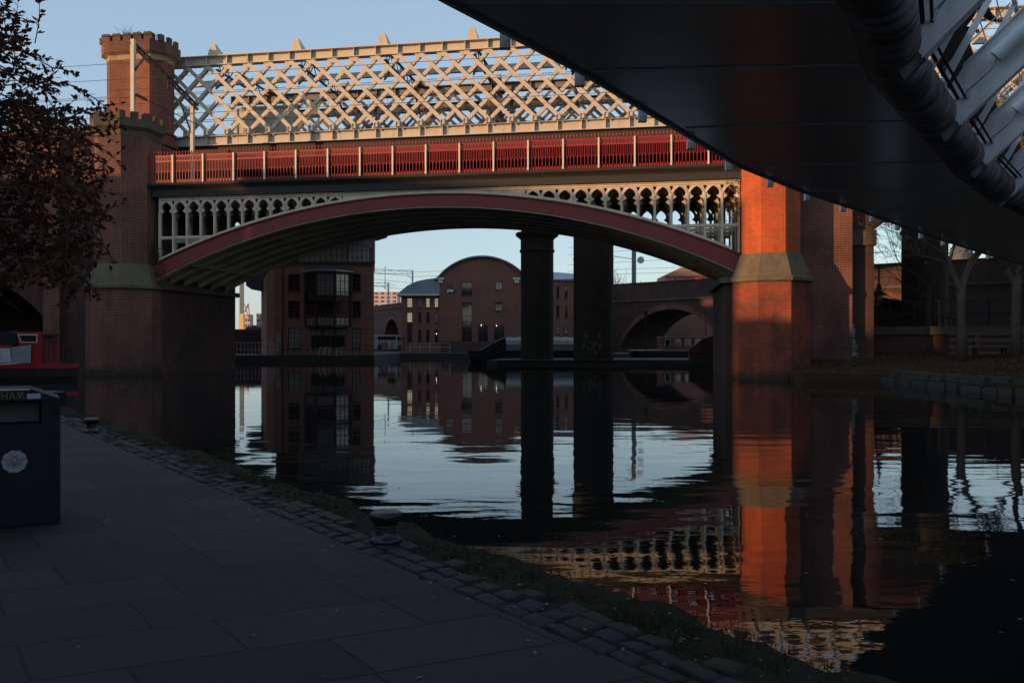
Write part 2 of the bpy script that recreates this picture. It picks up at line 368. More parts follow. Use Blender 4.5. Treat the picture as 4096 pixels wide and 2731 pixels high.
def bush_twigs(mb, base, h, n, rnd, r=.012, spread=.6):
    for i in range(n):
        p = Vector(base) + Vector((rnd.uniform(-.1,.1), rnd.uniform(-.1,.1), 0))*h
        d = Vector((rnd.uniform(-spread,spread), rnd.uniform(-spread,spread), 1)).normalized(); pts = [p]
        L = h*rnd.uniform(.5, 1)
        for k in range(5):
            d = (d + Vector((rnd.uniform(-.25,.25), rnd.uniform(-.25,.25), rnd.uniform(-.1,.1)))).normalized(); pts.append(pts[-1] + d*L/5)
            if k > 1:
                e = (d + Vector((rnd.uniform(-.9,.9), rnd.uniform(-.9,.9), rnd.uniform(-.2,.4)))).normalized()
                mb.tube([pts[-1], pts[-1]+e*L*.25], [r*.6, r*.3], 3)
        mb.tube(pts, [r*(1-.13*k) for k in range(6)], 4)
# ================================================================== setting: ground, water, path, banks
g = MB(); g.quad((-2500,-2500,-1.2),(2500,-2500,-1.2),(2500,2500,-1.2),(-2500,2500,-1.2)); struct('ground', g, GROUND, recalc=False)
g = MB(); g.quad((-150,-60,0),(80,-60,0),(80,140,0),(-150,140,0)); struct('water', g, WATER, 'dark rippled canal water', recalc=False)
rnd = random.Random(5)
# towpath frame: e along the water edge (away), n towards the water
E0 = Vector((.31, 4.29)); ED = Vector((-.611, .791)).normalized(); EN = Vector((ED.y, -ED.x))
def PP(s, n, z=0): q = E0 + ED*s + EN*n; return (q.x, q.y, z)
d1 = Vector((cos(radians(24)), sin(radians(24)))); d2 = Vector((cos(radians(127)), sin(radians(127))))
det = d1.x*d2.y - d1.y*d2.x
def slabuv(c):
    return ((c.x*d2.y - c.y*d2.x)/det*1.0, (d1.x*c.y - d1.y*c.x)/det)
def slabuv2(c): s, t = slabuv(c); return (t, s)
g = MB()
ns = 60
for i in range(ns):
    a = -14 + 46*i/ns; b = -14 + 46*(i+1)/ns
    g.quad(PP(a,-30,.45), PP(a,0,.45), PP(b,0,.45), PP(b,-30,.45))
def uvs(c):
    # rows run across the path, short joints parallel to the water edge
    s = (c.x*d2.y - c.y*d2.x)/det; t = (d1.x*c.y - d1.y*c.x)/det
    return (s, t)
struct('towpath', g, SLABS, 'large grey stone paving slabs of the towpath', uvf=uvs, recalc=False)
# body of the near bank down below the water, verge strip beyond the setts
g = MB(); N = 420
def edge_n(s): return .88 + .09*max(0, min(1, (1.5-s)/2)) + .05*sin(s*1.7) + .045*sin(s*4.3+1) + .03*sin(s*9.1) + .03*(1 if sin(s*2.9) > .3 else 0)
for i in range(N):
    a = -14 + 46*i/N; b = -14 + 46*(i+1)/N
    ea, eb = edge_n(a), edge_n(b)
    KK = 9
    def vz(s, k):
        n_ = -.02 + (edge_n(s)+.02)*k/KK
        return PP(s, n_, .415 + .022*sin(s*7.3+k*2.1)*sin(s*3.1-k) + .012*sin(s*23+k*5) + (.016 if k < 4 else 0) - (.05 if k == KK else 0))
    for k in range(KK): g.quad(vz(a,k), vz(a,k+1), vz(b,k+1), vz(b,k))
    g.quad(vz(a,KK), PP(a,ea+.03,-.3), PP(b,eb+.03,-.3), vz(b,KK))
struct('verge', g, SOIL, 'mossy verge along the water edge of the towpath', recalc=False, smooth=True)
g = MB()
for row in range(3):
    s = -9 + rnd.random()*.2
    while s < 24:
        L = rnd.uniform(.17, .24); n0 = .012 + row*.145; jz = rnd.uniform(-.008, .003)
        if not (row == 2 and rnd.random() < .45):
            w_ = .125; c = s + L/2
            def P_(ds, dn, z, sk=rnd.uniform(-.01,.01)): return PP(c+ds, n0 + w_/2 + dn + sk*ds*4, z)
            top = .456 + jz
            hx, hy = L/2-.008, w_/2-.001
            ring0 = [P_(-hx,-hy,.39), P_(hx,-hy,.39), P_(hx,hy,.39), P_(-hx,hy,.39)]
            ring1 = [P_(-hx,-hy,top-.018), P_(hx,-hy,top-.018), P_(hx,hy,top-.018), P_(-hx,hy,top-.018)]
            tx, ty = rnd.uniform(-.01,.01), rnd.uniform(-.008,.008); vs = []; K2 = 12
            for fr, zz in ((1.0, top-.07), (1.0, top-.014), (.97, top-.005), (.88, top-.0005), (.4, top+.0)):
                for k in range(K2):
                    a = 2*pi*(k+.5)/K2; ca, sa = cos(a), sin(a); e_ = .24
                    ux = (abs(ca)**e_)*(1 if ca > 0 else -1); uy = (abs(sa)**e_)*(1 if sa > 0 else -1)
                    vs.append(P_(hx*fr*ux, hy*fr*uy, zz + tx*ux*fr + ty*uy*fr))
            g.add(vs, [(r_*K2+k, r_*K2+(k+1)%K2, (r_+1)*K2+(k+1)%K2, (r_+1)*K2+k) for r_ in range(4) for k in range(K2)] + [tuple(4*K2+k for k in range(K2))])
        s += L + rnd.uniform(.004, .02)
struct('cobble_edging', g, COB, 'rows of worn stone setts edging the slabs', smooth=True)
# grass on the verge
g = MB()
for i in range(26000):
    s = -4.5 + 30*rnd.random()**1.7; n = rnd.choice([rnd.uniform(.36,.9), rnd.uniform(.42,.75), rnd.uniform(.0,.9)])
    cl = .5 + .5*sin(s*2.1 + n*3) * sin(s*.9+2)
    if rnd.random() > cl*.95 or n > edge_n(s)-.02: continue
    x, y, z = PP(s, n, .405); h = rnd.uniform(.015,.05)*(1+cl*.6); a = rnd.uniform(0, 2*pi); w_ = rnd.uniform(.003,.006); lx, ly = rnd.uniform(-.02,.02), rnd.uniform(-.02,.02)
    g.add([(x-cos(a)*w_, y-sin(a)*w_, z), (x+cos(a)*w_, y+sin(a)*w_, z), (x+lx, y+ly, z+h)], [(0,1,2)])
o = g.build('grass', GRASSM, recalc=False); tag(o, 'short mossy grass growing on the verge at the water edge', 'grass', kind='stuff')
g = MB()
for i in range(900):
    s = rnd.uniform(-3, 18); n = rnd.choice([rnd.uniform(-6, .9), rnd.uniform(-.4,.85)]); zz = .4545 if n < 0 else (.47 if n < .42 else .425)
    x, y, z = PP(s, n, zz); a = rnd.uniform(0, pi); l = rnd.uniform(.010,.026)*rnd.choice([.6,1,1]); k = l*rnd.uniform(.3,.6)
    g.add([(x-cos(a)*l, y-sin(a)*l, z), (x+sin(a)*k, y-cos(a)*k, z+rnd.uniform(0,.008)), (x+cos(a)*l, y+sin(a)*l, z+.001), (x-sin(a)*k, y+cos(a)*k, z+rnd.uniform(0,.008))], [(0,1,2,3)])
o = g.build('fallen_leaves', LEAFD, recalc=False); tag(o, 'small dead leaves scattered over the paving', 'leaves', kind='stuff')

# far quays and land
def land(name, poly, z, mat=QUAY, label=None, cop=None):
    g = MB(); g.xy(poly, -1.0, z); return struct(name, g, mat, label)
land('quay', [(-60,87),(-14.5,87),(-14.3,106),(-4,106),(4,100),(40,92),(40,140),(-60,140)], .62, label='low stone quay below the apartment block and hostel')
land('island_quay', [(-2.2,72.5),(-1.2,71.8),(19.5,71.2),(60,70),(60,84),(8,86),(-1,82)], .40, label='low stone quay carrying the iron columns')
g = MB(); g.box(-1.4,19.3,71.35,71.8,.404,.46); struct('quay_kerb', g, STONE_D)
g = MB(); g.xy([(-900,138),(900,112),(900,1800),(-900,1800)], -1, .95); struct('terrain', g, GROUND, 'low town ground far behind the bridges')
# right bank, gently rising
pts = [(14.6,43.4),(16.4,42.9),(18.9,41.6),(19.0,36.5),(18.6,31),(18.9,25),(19.5,15),(20,0)]
g = MB()
def bank_profile(px, py, out):
    return
inner = [(16,49),(18,49),(24,48),(27,45),(27,36),(27,28),(28,15),(28,0)]
K = 7
rows = []
for k in range(K+1):
    t = k/K; rows.append([(a[0]*(1-t)+b[0]*t + rnd.uniform(-.12,.12)*(0<k), a[1]*(1-t)+b[1]*t, .42 + 1.0*(t**.8) + rnd.uniform(-.04,.04)) for a, b in zip(pts, inner)])
for k in range(K):
    for i in range(len(pts)-1): g.quad(rows[k][i], rows[k][i+1], rows[k+1][i+1], rows[k+1][i])
for i in range(len(pts)-1):
    a, b = rows[0][i], rows[0][i+1]; g.quad((a[0],a[1],-.6),(b[0],b[1],-.6),b,a)
g.quad(*[(27,49,1.41),(27,0,1.41),(120,0,1.41),(120,49,1.41)]); g.quad((15,48.5,1.40),(120,48.5,1.40),(120,62,1.40),(15,62,1.40))
struct('right_bank', g, BANK, 'earth bank strewn with brown leaves right of the pier', recalc=False)
# rough stone blocks along the bank edge
g = MB()
for row in range(2):
    y = 41.5 - row*.5
    while y > 20:
        L = rnd.uniform(.9,1.7); x0 = 18.75 - row*.0 + rnd.uniform(-.08,.08) - (0.22 if row == 0 else 0)
        z0, z1 = (-.4,.28) if row == 0 else (.285,.62)
        pl = [(x0, y-L+.06+rnd.uniform(0,.08)), (x0+.5, y-L+.04), (x0+.5, y-.04), (x0+rnd.uniform(0,.1), y-.03)]
        g.xy(pl, z0, z1+rnd.uniform(-.07,.03)); y -= L
struct('bank_stones', g, QUAY, 'rough stone blocks lining the right bank')
g = MB()
for i in range(9000):
    k = rnd.random(); j = rnd.uniform(0, len(pts)-4.001); a = int(j); t = j-a
    p0 = Vector(pts[a]).lerp(Vector(pts[a+1]), t); p1 = Vector(inner[a]).lerp(Vector(inner[a+1]), t); q = p0.lerp(p1, k*.95+.03); z = .44 + 1.0*(k*.95)**.8
    a_ = rnd.uniform(0, 2*pi); l = rnd.uniform(.03,.07)
    g.add([(q.x-cos(a_)*l, q.y-sin(a_)*l, z), (q.x+cos(a_)*l, q.y+sin(a_)*l, z+.01), (q.x+rnd.uniform(-.05,.05), q.y+rnd.uniform(-.05,.05), z+rnd.uniform(.02,.13))], [(0,1,2)])
o = g.build('ground_leaves', leafmat('leaf_bank', (.13,.055,.03), (.05,.05,.02)), recalc=False); tag(o, 'brown fallen leaves and weeds covering the right bank', 'leaves', kind='stuff')

g = MB()
for i in range(260):
    s = rnd.uniform(-2, 20); n = .95 + rnd.random()**2.2*5; x, y, z = PP(s, n, .004); a = rnd.uniform(0, pi); l = rnd.uniform(.012,.03)
    g.add([(x-cos(a)*l,y-sin(a)*l,z),(x+sin(a)*l*.5,y-cos(a)*l*.5,z),(x+cos(a)*l,y+sin(a)*l,z),(x-sin(a)*l*.5,y+cos(a)*l*.5,z)], [(0,1,2,3)])
o = g.build('floating_leaves', LEAFD, recalc=False); tag(o, 'small dead leaves floating on the water by the near edge', 'leaves', kind='stuff')
# ================================================================== cast iron arch bridge
XC = -17.75
def ztop(x): return 10.78 - 43 + sqrt(43**2 - (x-XC)**2)
def zbot(x): return 9.99 - 40 + sqrt(40**2 - (x-XC)**2)
bridge = thing('arch_bridge', 'long low iron arch bridge with red arch and cream gothic tracery over the canal', 'bridge', LB(0,0), BRZ)
NS = 48; X0, X1 = -35.9, .25
xs = [X0 + (X1-X0)*i/NS for i in range(NS+1)]
def ribmesh(y0, y1, flange):
    g = MB()
    for a, b in zip(xs[:-1], xs[1:]):
        g.add([(a,y0,zbot(a)),(b,y0,zbot(b)),(b,y0,ztop(b)),(a,y0,ztop(a)),(a,y1,zbot(a)),(b,y1,zbot(b)),(b,y1,ztop(b)),(a,y1,ztop(a))],
              [(0,1,2,3),(4,7,6,5),(0,4,5,1),(3,2,6,7)])
    return g
g = ribmesh(-.12, .02, 0); g.build('arch_rib', RED, bridge)
# red face trim lines and joints
g = MB()
for a, b in zip(xs[:-1], xs[1:]):
    g.bar((a,-.15,ztop(a)-.04),(b,-.15,ztop(b)-.04),.14,.07,(0,0,1)); g.bar((a,-.14,zbot(a)+.04),(b,-.14,zbot(b)+.04),.12,.07,(0,0,1))
g.build('rib_edging', RED, bridge)
g = MB()
for i in range(9):
    g = MB(); x = X0+2 + (X1-X0-4)*i/8; g.box(x-.025,x+.025,-.137,-.12,zbot(x)+.08,ztop(x)-.08); g.build('rib_joint', RED, bridge)
for yy in (1.75, 3.5, 5.25, 7.0, 8.9):
    g = ribmesh(yy-.06, yy+.06, 0)
    for a, b in zip(xs[:-1], xs[1:]): g.bar((a,yy,zbot(a)-.02),(b,yy,zbot(b)-.02),.42,.05)
    g.build('inner_rib', SOFF, bridge)
g = MB()
for a, b in zip(xs[:-1], xs[1:]): g.bar((a,.12,zbot(a)-.02),(b,.12,zbot(b)-.02),.55,.05)
for k in range(7):
    x = X0+2.4 + k*(X1-X0-4.8)/6; g.box(x-.06,x+.06,.03,8.84,zbot(x)+.06,ztop(x)-.1)
for a, b in zip(xs[:-1], xs[1:]):
    g.quad((a,.02,zbot(a)+.33),(b,.02,zbot(b)+.33),(b,8.95,zbot(b)+.33),(a,8.95,zbot(a)+.33))
g.build('soffit', SOFF, bridge)
# tracery
BW = .926; ZT = 11.04
def openw(z):          # half width of the light at height z
    if z > 10.80: return 0
    if z > 10.22:
        t = (10.80-z)/.58            # bulb: pointed top, round bottom
        return .325*min(1, sin(min(t*2.1, pi/2))**.8) * (1 if t < .62 else sqrt(max(0, 1-((t-.62)/.47)**2))*.55+.45)
    if z > 10.02: return .17 + .22*((10.22-z)/.20)**1.6
    return .39
def tri(z):
    return .13*(z-10.52)/.27 if 10.52 < z < 10.80 else 0
zl = [ZT, 10.86, 10.801, 10.77, 10.73, 10.68, 10.62, 10.56, 10.50, 10.44, 10.38, 10.32, 10.27, 10.22, 10.17, 10.12, 10.07, 10.02, 8.62]
def tracery(y0, y1, mould):
    g = MB()
    def slab(xa0, xa1, za, xb0, xb1, zb):      # trapezoid between levels
        g.xz([(xa0,za),(xa1,za),(xb1,zb),(xb0,zb)], y0, y1)
    for k in range(38):
        xl = -35.2 + k*BW; xr = xl+BW; xm = xl+BW/2; zr = max(ztop(xl), ztop(xr), ztop(xm)); zm = min(ztop(xl), ztop(xr))-.25
        if zr + .16 > 10.62:
            g.xz([(xl,zm),(xr,zm),(xr,ZT),(xl,ZT)], y0+.01, y1-.01); continue
        for za, zb in zip(zl[:-1], zl[1:]):
            if za <= zm: break
            zb = max(zb, zm)
            wa, wb, ta, tb = openw(za-1e-5), openw(zb+1e-5), tri(za-1e-5), tri(zb+1e-5)
            for sgn in (-1, 1):
                e = xm + sgn*BW/2
                slab(xm+sgn*wa, e-sgn*ta, za, xm+sgn*wb, e-sgn*tb, zb)
        if zm < 8.62:
            g.box(xl, xr, y0, y1, 8.42, 8.62)
            if zm < 8.42:
                g.box(xl, xl+.075, y0, y1, zm, 8.42); g.box(xr-.075, xr, y0, y1, zm, 8.42)
        if mould:
            z0 = max(zm, 6.0)
            g.box(xl-.05, xl+.05, y0-.05, y0-.001, z0, 10.15)
            # raised pointed head
            def hp(t):          # t 0..1 from springing to apex
                a = t*radians(62); R = .463/(1-cos(radians(62))); return (R*(1-cos(a)), 10.12 + R*sin(a)*.86)
            for sgn in (-1, 1):
                pr = None
                for i in range(7):
                    dx, z = hp(i/6); q = (xm + sgn*(BW/2-dx), y0-.026, min(z, 10.93))
                    if pr: g.bar(pr, q, .05, .055, (0,1,0))
                    pr = q
        if zm < 8.62 and mould: g.box(xl, xr, y0-.04, y0-.001, 8.48, 8.56)
    # rim following the arch
    for a, b in zip(xs[1:-1], xs[2:]):
        if a < -35.2 or b > .05: continue
        g.xz([(a,ztop(a)-.02),(b,ztop(b)-.02),(b,ztop(b)+.15),(a,ztop(a)+.15)], y0-.06, y1+.02)
    g.box(-.1, .02, y0-.03, y1, 6.5, ZT); g.box(-35.24, -35.1, y0-.03, y1, 6.6, ZT)
    if mould: g.box(-35.2, .02, y0-.07, y0-.002, 10.97, 11.035); g.box(-35.2, .02, y0-.05, y0-.003, 10.845, 10.875)
    return g
sp = tracery(-.06, .06, True).build('spandrel_tracery', WHITE, bridge)
s2 = tracery(-.06, .06, False).build('spandrel_tracery', WHITE, bridge); s2.location = (0, 1.75, 0)
for yy in (3.5, 5.25, 8.9): share(s2, (0, yy, 0), bridge)
# cornice, deck
g = MB(); g.box(-35.9, .15, -.30, 9.2, 11.05, 11.48); g.build('deck', CORN, bridge)
g = MB(); g.xz([(0,0)]*3, 0, 0) if False else None
prof = [(-.34,11.48),(-.40,11.55),(-.62,11.70),(-.66,11.84),(.3,11.84),(.3,11.48)]
g.add([(-35.9,y,z) for y, z in prof]+[(.12,y,z) for y, z in prof], [tuple(range(6)), tuple(range(11,5,-1))]+[(i,(i+1)%6,6+(i+1)%6,6+i) for i in range(6)])
g.build('cornice', CORN, bridge)
# railing panels between posts
FY = -.42
def panel(L):
    g = MB(); n = 10; sp_ = L/n
    g.box(0, L, -.03, .03, 13.66, 13.72); g.box(0, L, -.02, .02, 13.32, 13.37); g.box(0, L, -.025, .025, 11.94, 11.99)
    for i in range(n):
        x = sp_*i
        g.box(x-.017, x+.017, -.014, .014, 11.99, 13.66)
        g.add([(x,0,14.03),(x-.055,0,13.90),(x,0,13.80),(x+.055,0,13.90),(x,-.03,13.9),(x,.03,13.9)], [(0,1,4),(1,2,4),(2,3,4),(3,0,4),(1,0,5),(2,1,5),(3,2,5),(0,3,5)])
        g.box(x-.012, x+.012, -.012, .012, 13.72, 13.82)
        xm = x+sp_/2
        g.box(xm-.012, xm+.012, -.012, .012, 12.80, 13.32)
        g.bar((xm,0,12.82),(x+.02,0,12.66),.02,.024,(0,1,0)); g.bar((xm,0,12.82),(x+sp_-.02,0,12.66),.02,.024,(0,1,0))
        # pierced quatrefoil band
        for sx in (-1, 1):
            g.add([(xm+sx*.033,-.014,13.52),(xm+sx*sp_/2,-.014,13.66),(xm+sx*sp_/2,-.014,13.37)], [(0,1,2)])
        g.add([(x,-.015,13.66),(x+sp_,-.015,13.66),(xm,-.015,13.565)], [(0,1,2)]); g.add([(x,-.015,13.37),(x+sp_,-.015,13.37),(xm,-.015,13.465)], [(0,1,2)])
        # low fleurons
        g.add([(xm,-.01,12.25),(xm-.05,-.01,12.14),(xm-.025,-.01,11.99),(xm+.025,-.01,11.99),(xm+.05,-.01,12.14)], [(0,1,2,3,4)])
    return g
PL = 2.02; pan = None
posts_x = [-1.71 - PL*k for k in range(17)]
for i, x in enumerate(posts_x):
    g = MB(); g.box(-.045, .045, -.05, .05, 11.84, 13.66)
    if i == 0: pm = g.build('post', POST, bridge); pm.location = (x, FY-.09, -.08)
    else: share(pm, (x, FY-.09, -.08), bridge)
    if pan is None: pan = panel(PL).build('railing_panel', REDF, bridge, recalc=False); pan.location = (x-PL, FY, -.15)
    else: share(pan, (x-PL, FY, -.15), bridge)
share(pan, (posts_x[0], FY, -.15), bridge)
g = MB(); g.box(-35.8, .1, 8.95, 9.15, 11.5, 12.7); g.build('dark_backing', CORN, bridge)  # dark wall put in for the back railing so railing gaps read black

# ================================================================== brick piers of the bridge
def pier(name, label, xc, a, ab, brk, ztopb=15.1):
    t = thing(name, label, 'bridge pier', LB(xc, .1), BRZ)
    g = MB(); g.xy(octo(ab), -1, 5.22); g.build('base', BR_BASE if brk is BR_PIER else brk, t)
    g = MB(); loft(g, [(octo(ab+.06), 5.222), (octo(ab+.16), 5.30), (octo(ab+.16), 5.48), (octo(ab+.02), 5.56), (octo(a+.10), 6.72), (octo(a+.04), 6.82)]); g.build('sloped_cap', STONE, t)
    g = MB(); g.xy(octo(a), 6.5, ztopb); g.build('shaft', brk, t)
    # battlement
    g = MB(); loft(g, [(octo(a+.02), ztopb-.45), (octo(a+.05), ztopb-.1), (octo(a+.26), ztopb+.12), (octo(a+.26), ztopb+.62)])
    oc = octo(a+.26); ic = octo(a-.1)
    g.build('battlement', STONE_D, t)
    for i in range(8):
        p, q = Vector(oc[i]), Vector(oc[(i+1) % 8]); pi_, qi = Vector(ic[i]), Vector(ic[(i+1) % 8])
        for u0, u1 in ((-.0,.18),(.37,.63),(.82,1.0)):
            g = MB(); g.xy([tuple(p.lerp(q,u0)), tuple(p.lerp(q,u1)), tuple(pi_.lerp(qi,u1)), tuple(pi_.lerp(qi,u0))], ztopb+.6, ztopb+1.02); g.build('merlon', STONE_D, t)
    return t
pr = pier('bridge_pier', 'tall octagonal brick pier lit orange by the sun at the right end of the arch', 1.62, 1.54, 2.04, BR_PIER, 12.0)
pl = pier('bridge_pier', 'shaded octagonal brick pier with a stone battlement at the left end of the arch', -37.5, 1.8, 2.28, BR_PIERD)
# abutments
t = thing('abutment', 'dark brick abutment block under the left end of the arch', 'abutment', LB(-35.2,0), BRZ)
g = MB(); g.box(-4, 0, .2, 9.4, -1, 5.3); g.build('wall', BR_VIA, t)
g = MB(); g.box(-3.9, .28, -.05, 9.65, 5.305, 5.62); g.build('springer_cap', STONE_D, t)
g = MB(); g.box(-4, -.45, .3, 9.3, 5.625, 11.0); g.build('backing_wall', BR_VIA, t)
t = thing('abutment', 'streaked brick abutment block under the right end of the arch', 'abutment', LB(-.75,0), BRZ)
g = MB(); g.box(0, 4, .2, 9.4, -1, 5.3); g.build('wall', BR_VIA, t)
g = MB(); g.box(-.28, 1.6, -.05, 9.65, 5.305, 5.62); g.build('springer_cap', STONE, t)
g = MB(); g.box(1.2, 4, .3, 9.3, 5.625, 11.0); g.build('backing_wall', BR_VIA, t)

# brick viaducts running on from both piers
t = thing('brick_viaduct', 'brick viaduct wall right of the sunlit pier with an arch over the bank', 'viaduct', LB(0,0), BRZ)
g = MB(); archwall(g, 2.2, 6.2, -.5, 12.7, 1.0, 8.6, []); g.build('buttress_wall', BR_PIERD, t)
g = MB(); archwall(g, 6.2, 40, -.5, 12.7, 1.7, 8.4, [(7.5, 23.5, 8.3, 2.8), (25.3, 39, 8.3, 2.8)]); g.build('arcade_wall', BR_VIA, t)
for a_, b_ in ((6.25,7.62),(23.4,25.4)):
    g = MB(); g.box(a_, b_, 1.58, 8.5, 7.45, 8.3); g.build('impost', STONE_D, t)
g = MB(); g.box(2.0, 40, .85, 8.8, 12.702, 12.95); g.build('coping', STONE_D, t)
t = thing('brick_viaduct', 'sooty brick viaduct wall behind the leafy tree left of the shaded pier', 'viaduct', LB(0,0), BRZ)
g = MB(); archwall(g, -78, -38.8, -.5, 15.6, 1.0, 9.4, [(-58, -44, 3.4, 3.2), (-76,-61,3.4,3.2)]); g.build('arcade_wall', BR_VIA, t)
g = MB(); g.box(-78, -38.9, .8, 9.6, 15.602, 15.9); g.box(-78,-38.9,.75,.999,10.4,10.7); g.build('coping', STONE_D, t)
g = MB(); g.box(-84, -36, 9.8, 11.0, -.5, 16.4); g.build('added_back_wall', BR_VIA, t)  # wall added to close the arches so the openings read dark
g = MB()
for x in (-43.3, -60):
    g = MB(); g.box(x-.6, x+.6, .55, .999, -.5, 15.3); g.build('buttress', BR_PIERD, t)
# ================================================================== lattice girder viaduct
PB = 1.68; LX0 = -41.6; NB = 42; ZB0, ZB1, ZC0, ZC1 = 17.0, 17.64, 23.12, 23.72
LX1 = LX0 + PB*NB
def lattice(parent, y, dz, mat, detail):
    objs = []
    g = MB()   # bottom chord
    g.box(LX0, LX1, -.03, .03, ZB0, ZB1); g.box(LX0, LX1, -.28, .28, ZB0-.05, ZB0-.002); g.box(LX0, LX1, -.28, .28, ZB1+.002, ZB1+.045)
    for i in range(NB+1):
        x = LX0 + PB*i; g.box(x-.03, x+.03, -.26, -.031, ZB0+.002, ZB1)
    objs.append(g.build('bottom_chord', mat, parent))
    g = MB()
    g.box(LX0, LX1, -.03, .03, ZC0, ZC1); g.box(LX0, LX1, -.36, .36, ZC1+.002, ZC1+.06); g.box(LX0, LX1, -.28, .28, ZC0-.05, ZC0-.002)
    g.box(LX0, LX1, .27,.3, ZC0, ZC1)
    for i in range(NB+1):
        x = LX0 + PB*i; g.box(x-.03, x+.03, -.28, -.031, ZC0+.002, ZC1)
        if detail:      # gusset stubs under the top chord
            g.xz([(x-.5,ZC0-.055),(x+.42,ZC0-.055),(x+.12,ZC0-.36),(x-.2,ZC0-.36)], -.13, -.11)
    objs.append(g.build('top_chord', mat, parent))
    H = ZC0 - ZB1
    g = MB()
    for i in range(-4, NB+1):       # "\" bars, flat plates in front
        xt = LX0 + PB*i; xb = xt + H
        a, zt = xt, ZC0-.04; b, zb = xb, ZB1
        if a < LX0: zt -= (LX0-a); a = LX0
        if b > LX1: zb += (b-LX1); b = LX1
        if zt - zb < .3 or a >= b: continue
        g.bar((a,-.17,zt),(b,-.17,zb),.03,.28,(0,0,1))
        if detail:
            g.bar((a,-.12,zt),(b,-.12,zb),.08,.06,(0,0,1))
    objs.append(g.build('lattice_bars', mat, parent))
    g = MB()
    for i in range(0, NB+5):        # "/" bars, open laced boxes behind
        xt = LX0 + PB*i + .1; xb = xt - H
        a, zb = xb, ZB1; b, zt = xt, ZC0-.04
        if a < LX0: zb += (LX0-a); a = LX0
        if b > LX1: zt -= (b-LX1); b = LX1
        if zt - zb < .3 or a >= b: continue
        g.bar((a,-.04,zb),(b,-.04,zt),.03,.25,(0,0,1)); 
        if detail:
            g.bar((a,.20,zb),(b,.20,zt),.03,.25,(0,0,1))
            n = int((zt-zb)/.34)
            for k in range(n):
                u = (k+.5)/n; p = (a+(b-a)*u, -.04, zb+(zt-zb)*u); u2 = min(1, u+.5/n); q = (a+(b-a)*u2, .26, zb+(zt-zb)*u2)
                g.bar((p[0]+.07,p[1],p[2]-.07), (q[0]+.07,q[1],q[2]-.07), .05, .03); g.bar((q[0]+.07,q[1],q[2]-.07),(a+(b-a)*min(1,u+1/n)+.07,-.04,zb+(zt-zb)*min(1,u+1/n)-.07),.05,.03)
    objs.append(g.build('lattice_bars', mat, parent))
    for o in objs: o.location = (0, y, dz)
    return objs
via = thing('lattice_viaduct', 'sunlit cream lattice girder railway viaduct above the red railings', 'viaduct', LB(0,0), BRZ)
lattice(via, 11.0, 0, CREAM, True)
lattice(via, 21.0, 0, CREAM_SHADE, False)
# rivet rows on the near chords
g = MB()
for i in range(int(LX1-LX0)*5):
    x = LX0 + i*.2
    for z in (ZB0+.06, ZC1-.06):
        g.add([(x-.018,10.965,z-.018),(x+.018,10.965,z-.018),(x+.018,10.965,z+.018),(x-.018,10.965,z+.018),(x,10.945,z)], [(0,1,4),(1,2,4),(2,3,4),(3,0,4)])
g.build('rivets', CREAM, via, recalc=False)
eb = None
for i in range(NB):
    X_ = LX0 + PB*(i+.02)+.02; x = 0
    if eb is not None: share(eb, (X_, 0, 0), via); continue
    g = MB(); g.box(x-.16, x-.11, 10.52, 10.78, ZB1+.06, ZB1+.46); g.box(x+.11, x+.16, 10.52, 10.78, ZB1+.06, ZB1+.46)
    g.box(x-.11, x+.11, 10.52, 10.78, ZB1+.06, ZB1+.12); g.box(x-.11, x+.11, 10.52, 10.78, ZB1+.40, ZB1+.46); g.box(x-.11, x+.11, 10.60, 10.62, ZB1+.12, ZB1+.40)
    g.box(x-.12, x+.12, 10.78, 12.0, ZB1+.1, ZB1+.42)
    eb = g.build('end_bracket', CREAM, via); eb.location = (X_, 0, 0)
g = MB(); g.box(LX0, LX1, 14.3, 14.36, 22.7, 23.1); g.box(LX0, LX1, 14.2, 14.5, 22.65, 22.69); g.build('longitudinal_tie', CREAM, via)
kx = [-37.7 + 6.72*k for k in range(7)]
knob0 = br0 = None
for x in kx:
    if knob0 is None:
        g = MB()
        a = [(-.42,-.30,ZC1+.065),(.42,-.30,ZC1+.065),(.17,-.26,ZC1+.95),(-.17,-.26,ZC1+.95)]; 
        g.add(a + [(-.42,1.5,ZC1+.065),(.42,1.5,ZC1+.065),(.17,.0,ZC1+.95),(-.17,.0,ZC1+.95)], [(0,1,2,3),(4,7,6,5),(0,4,5,1),(1,5,6,2),(2,6,7,3),(3,7,4,0)])
        knob0 = g.build('gusset', CREAM, via); knob0.location = (x, 11, 0)
        g = MB()
        for z in (22.85, 23.68): g.box(-.1,.1,11.3,20.7,z,z+.08)
        n = 14
        for k in range(n):
            y0 = 11.3+9.4*k/n; y1 = 11.3+9.4*(k+1)/n
            g.bar((0,y0,22.9 if k%2 else 23.7),(0,y1,23.7 if k%2 else 22.9),.06,.06)
        g.bar((0,11.2,21.4),(0,13.2,22.9),.12,.12); g.bar((0,20.8,21.4),(0,18.8,22.9),.12,.12)
        br0 = g.build('portal_brace', DARKST, via); br0.location = (x,0,0)
    else:
        share(knob0, (x, 11, 0), via); share(br0, (x,0,0), via)
    k2 = share(knob0, (x, 21, 0), via); k2.rotation_euler = (0,0,pi)
g = MB(); g.box(LX0-12, LX1, 11.25, 13.0, 16.55, 16.7); g.box(LX0-12, LX1, 13.9, 20.7, 16.55, 16.7)

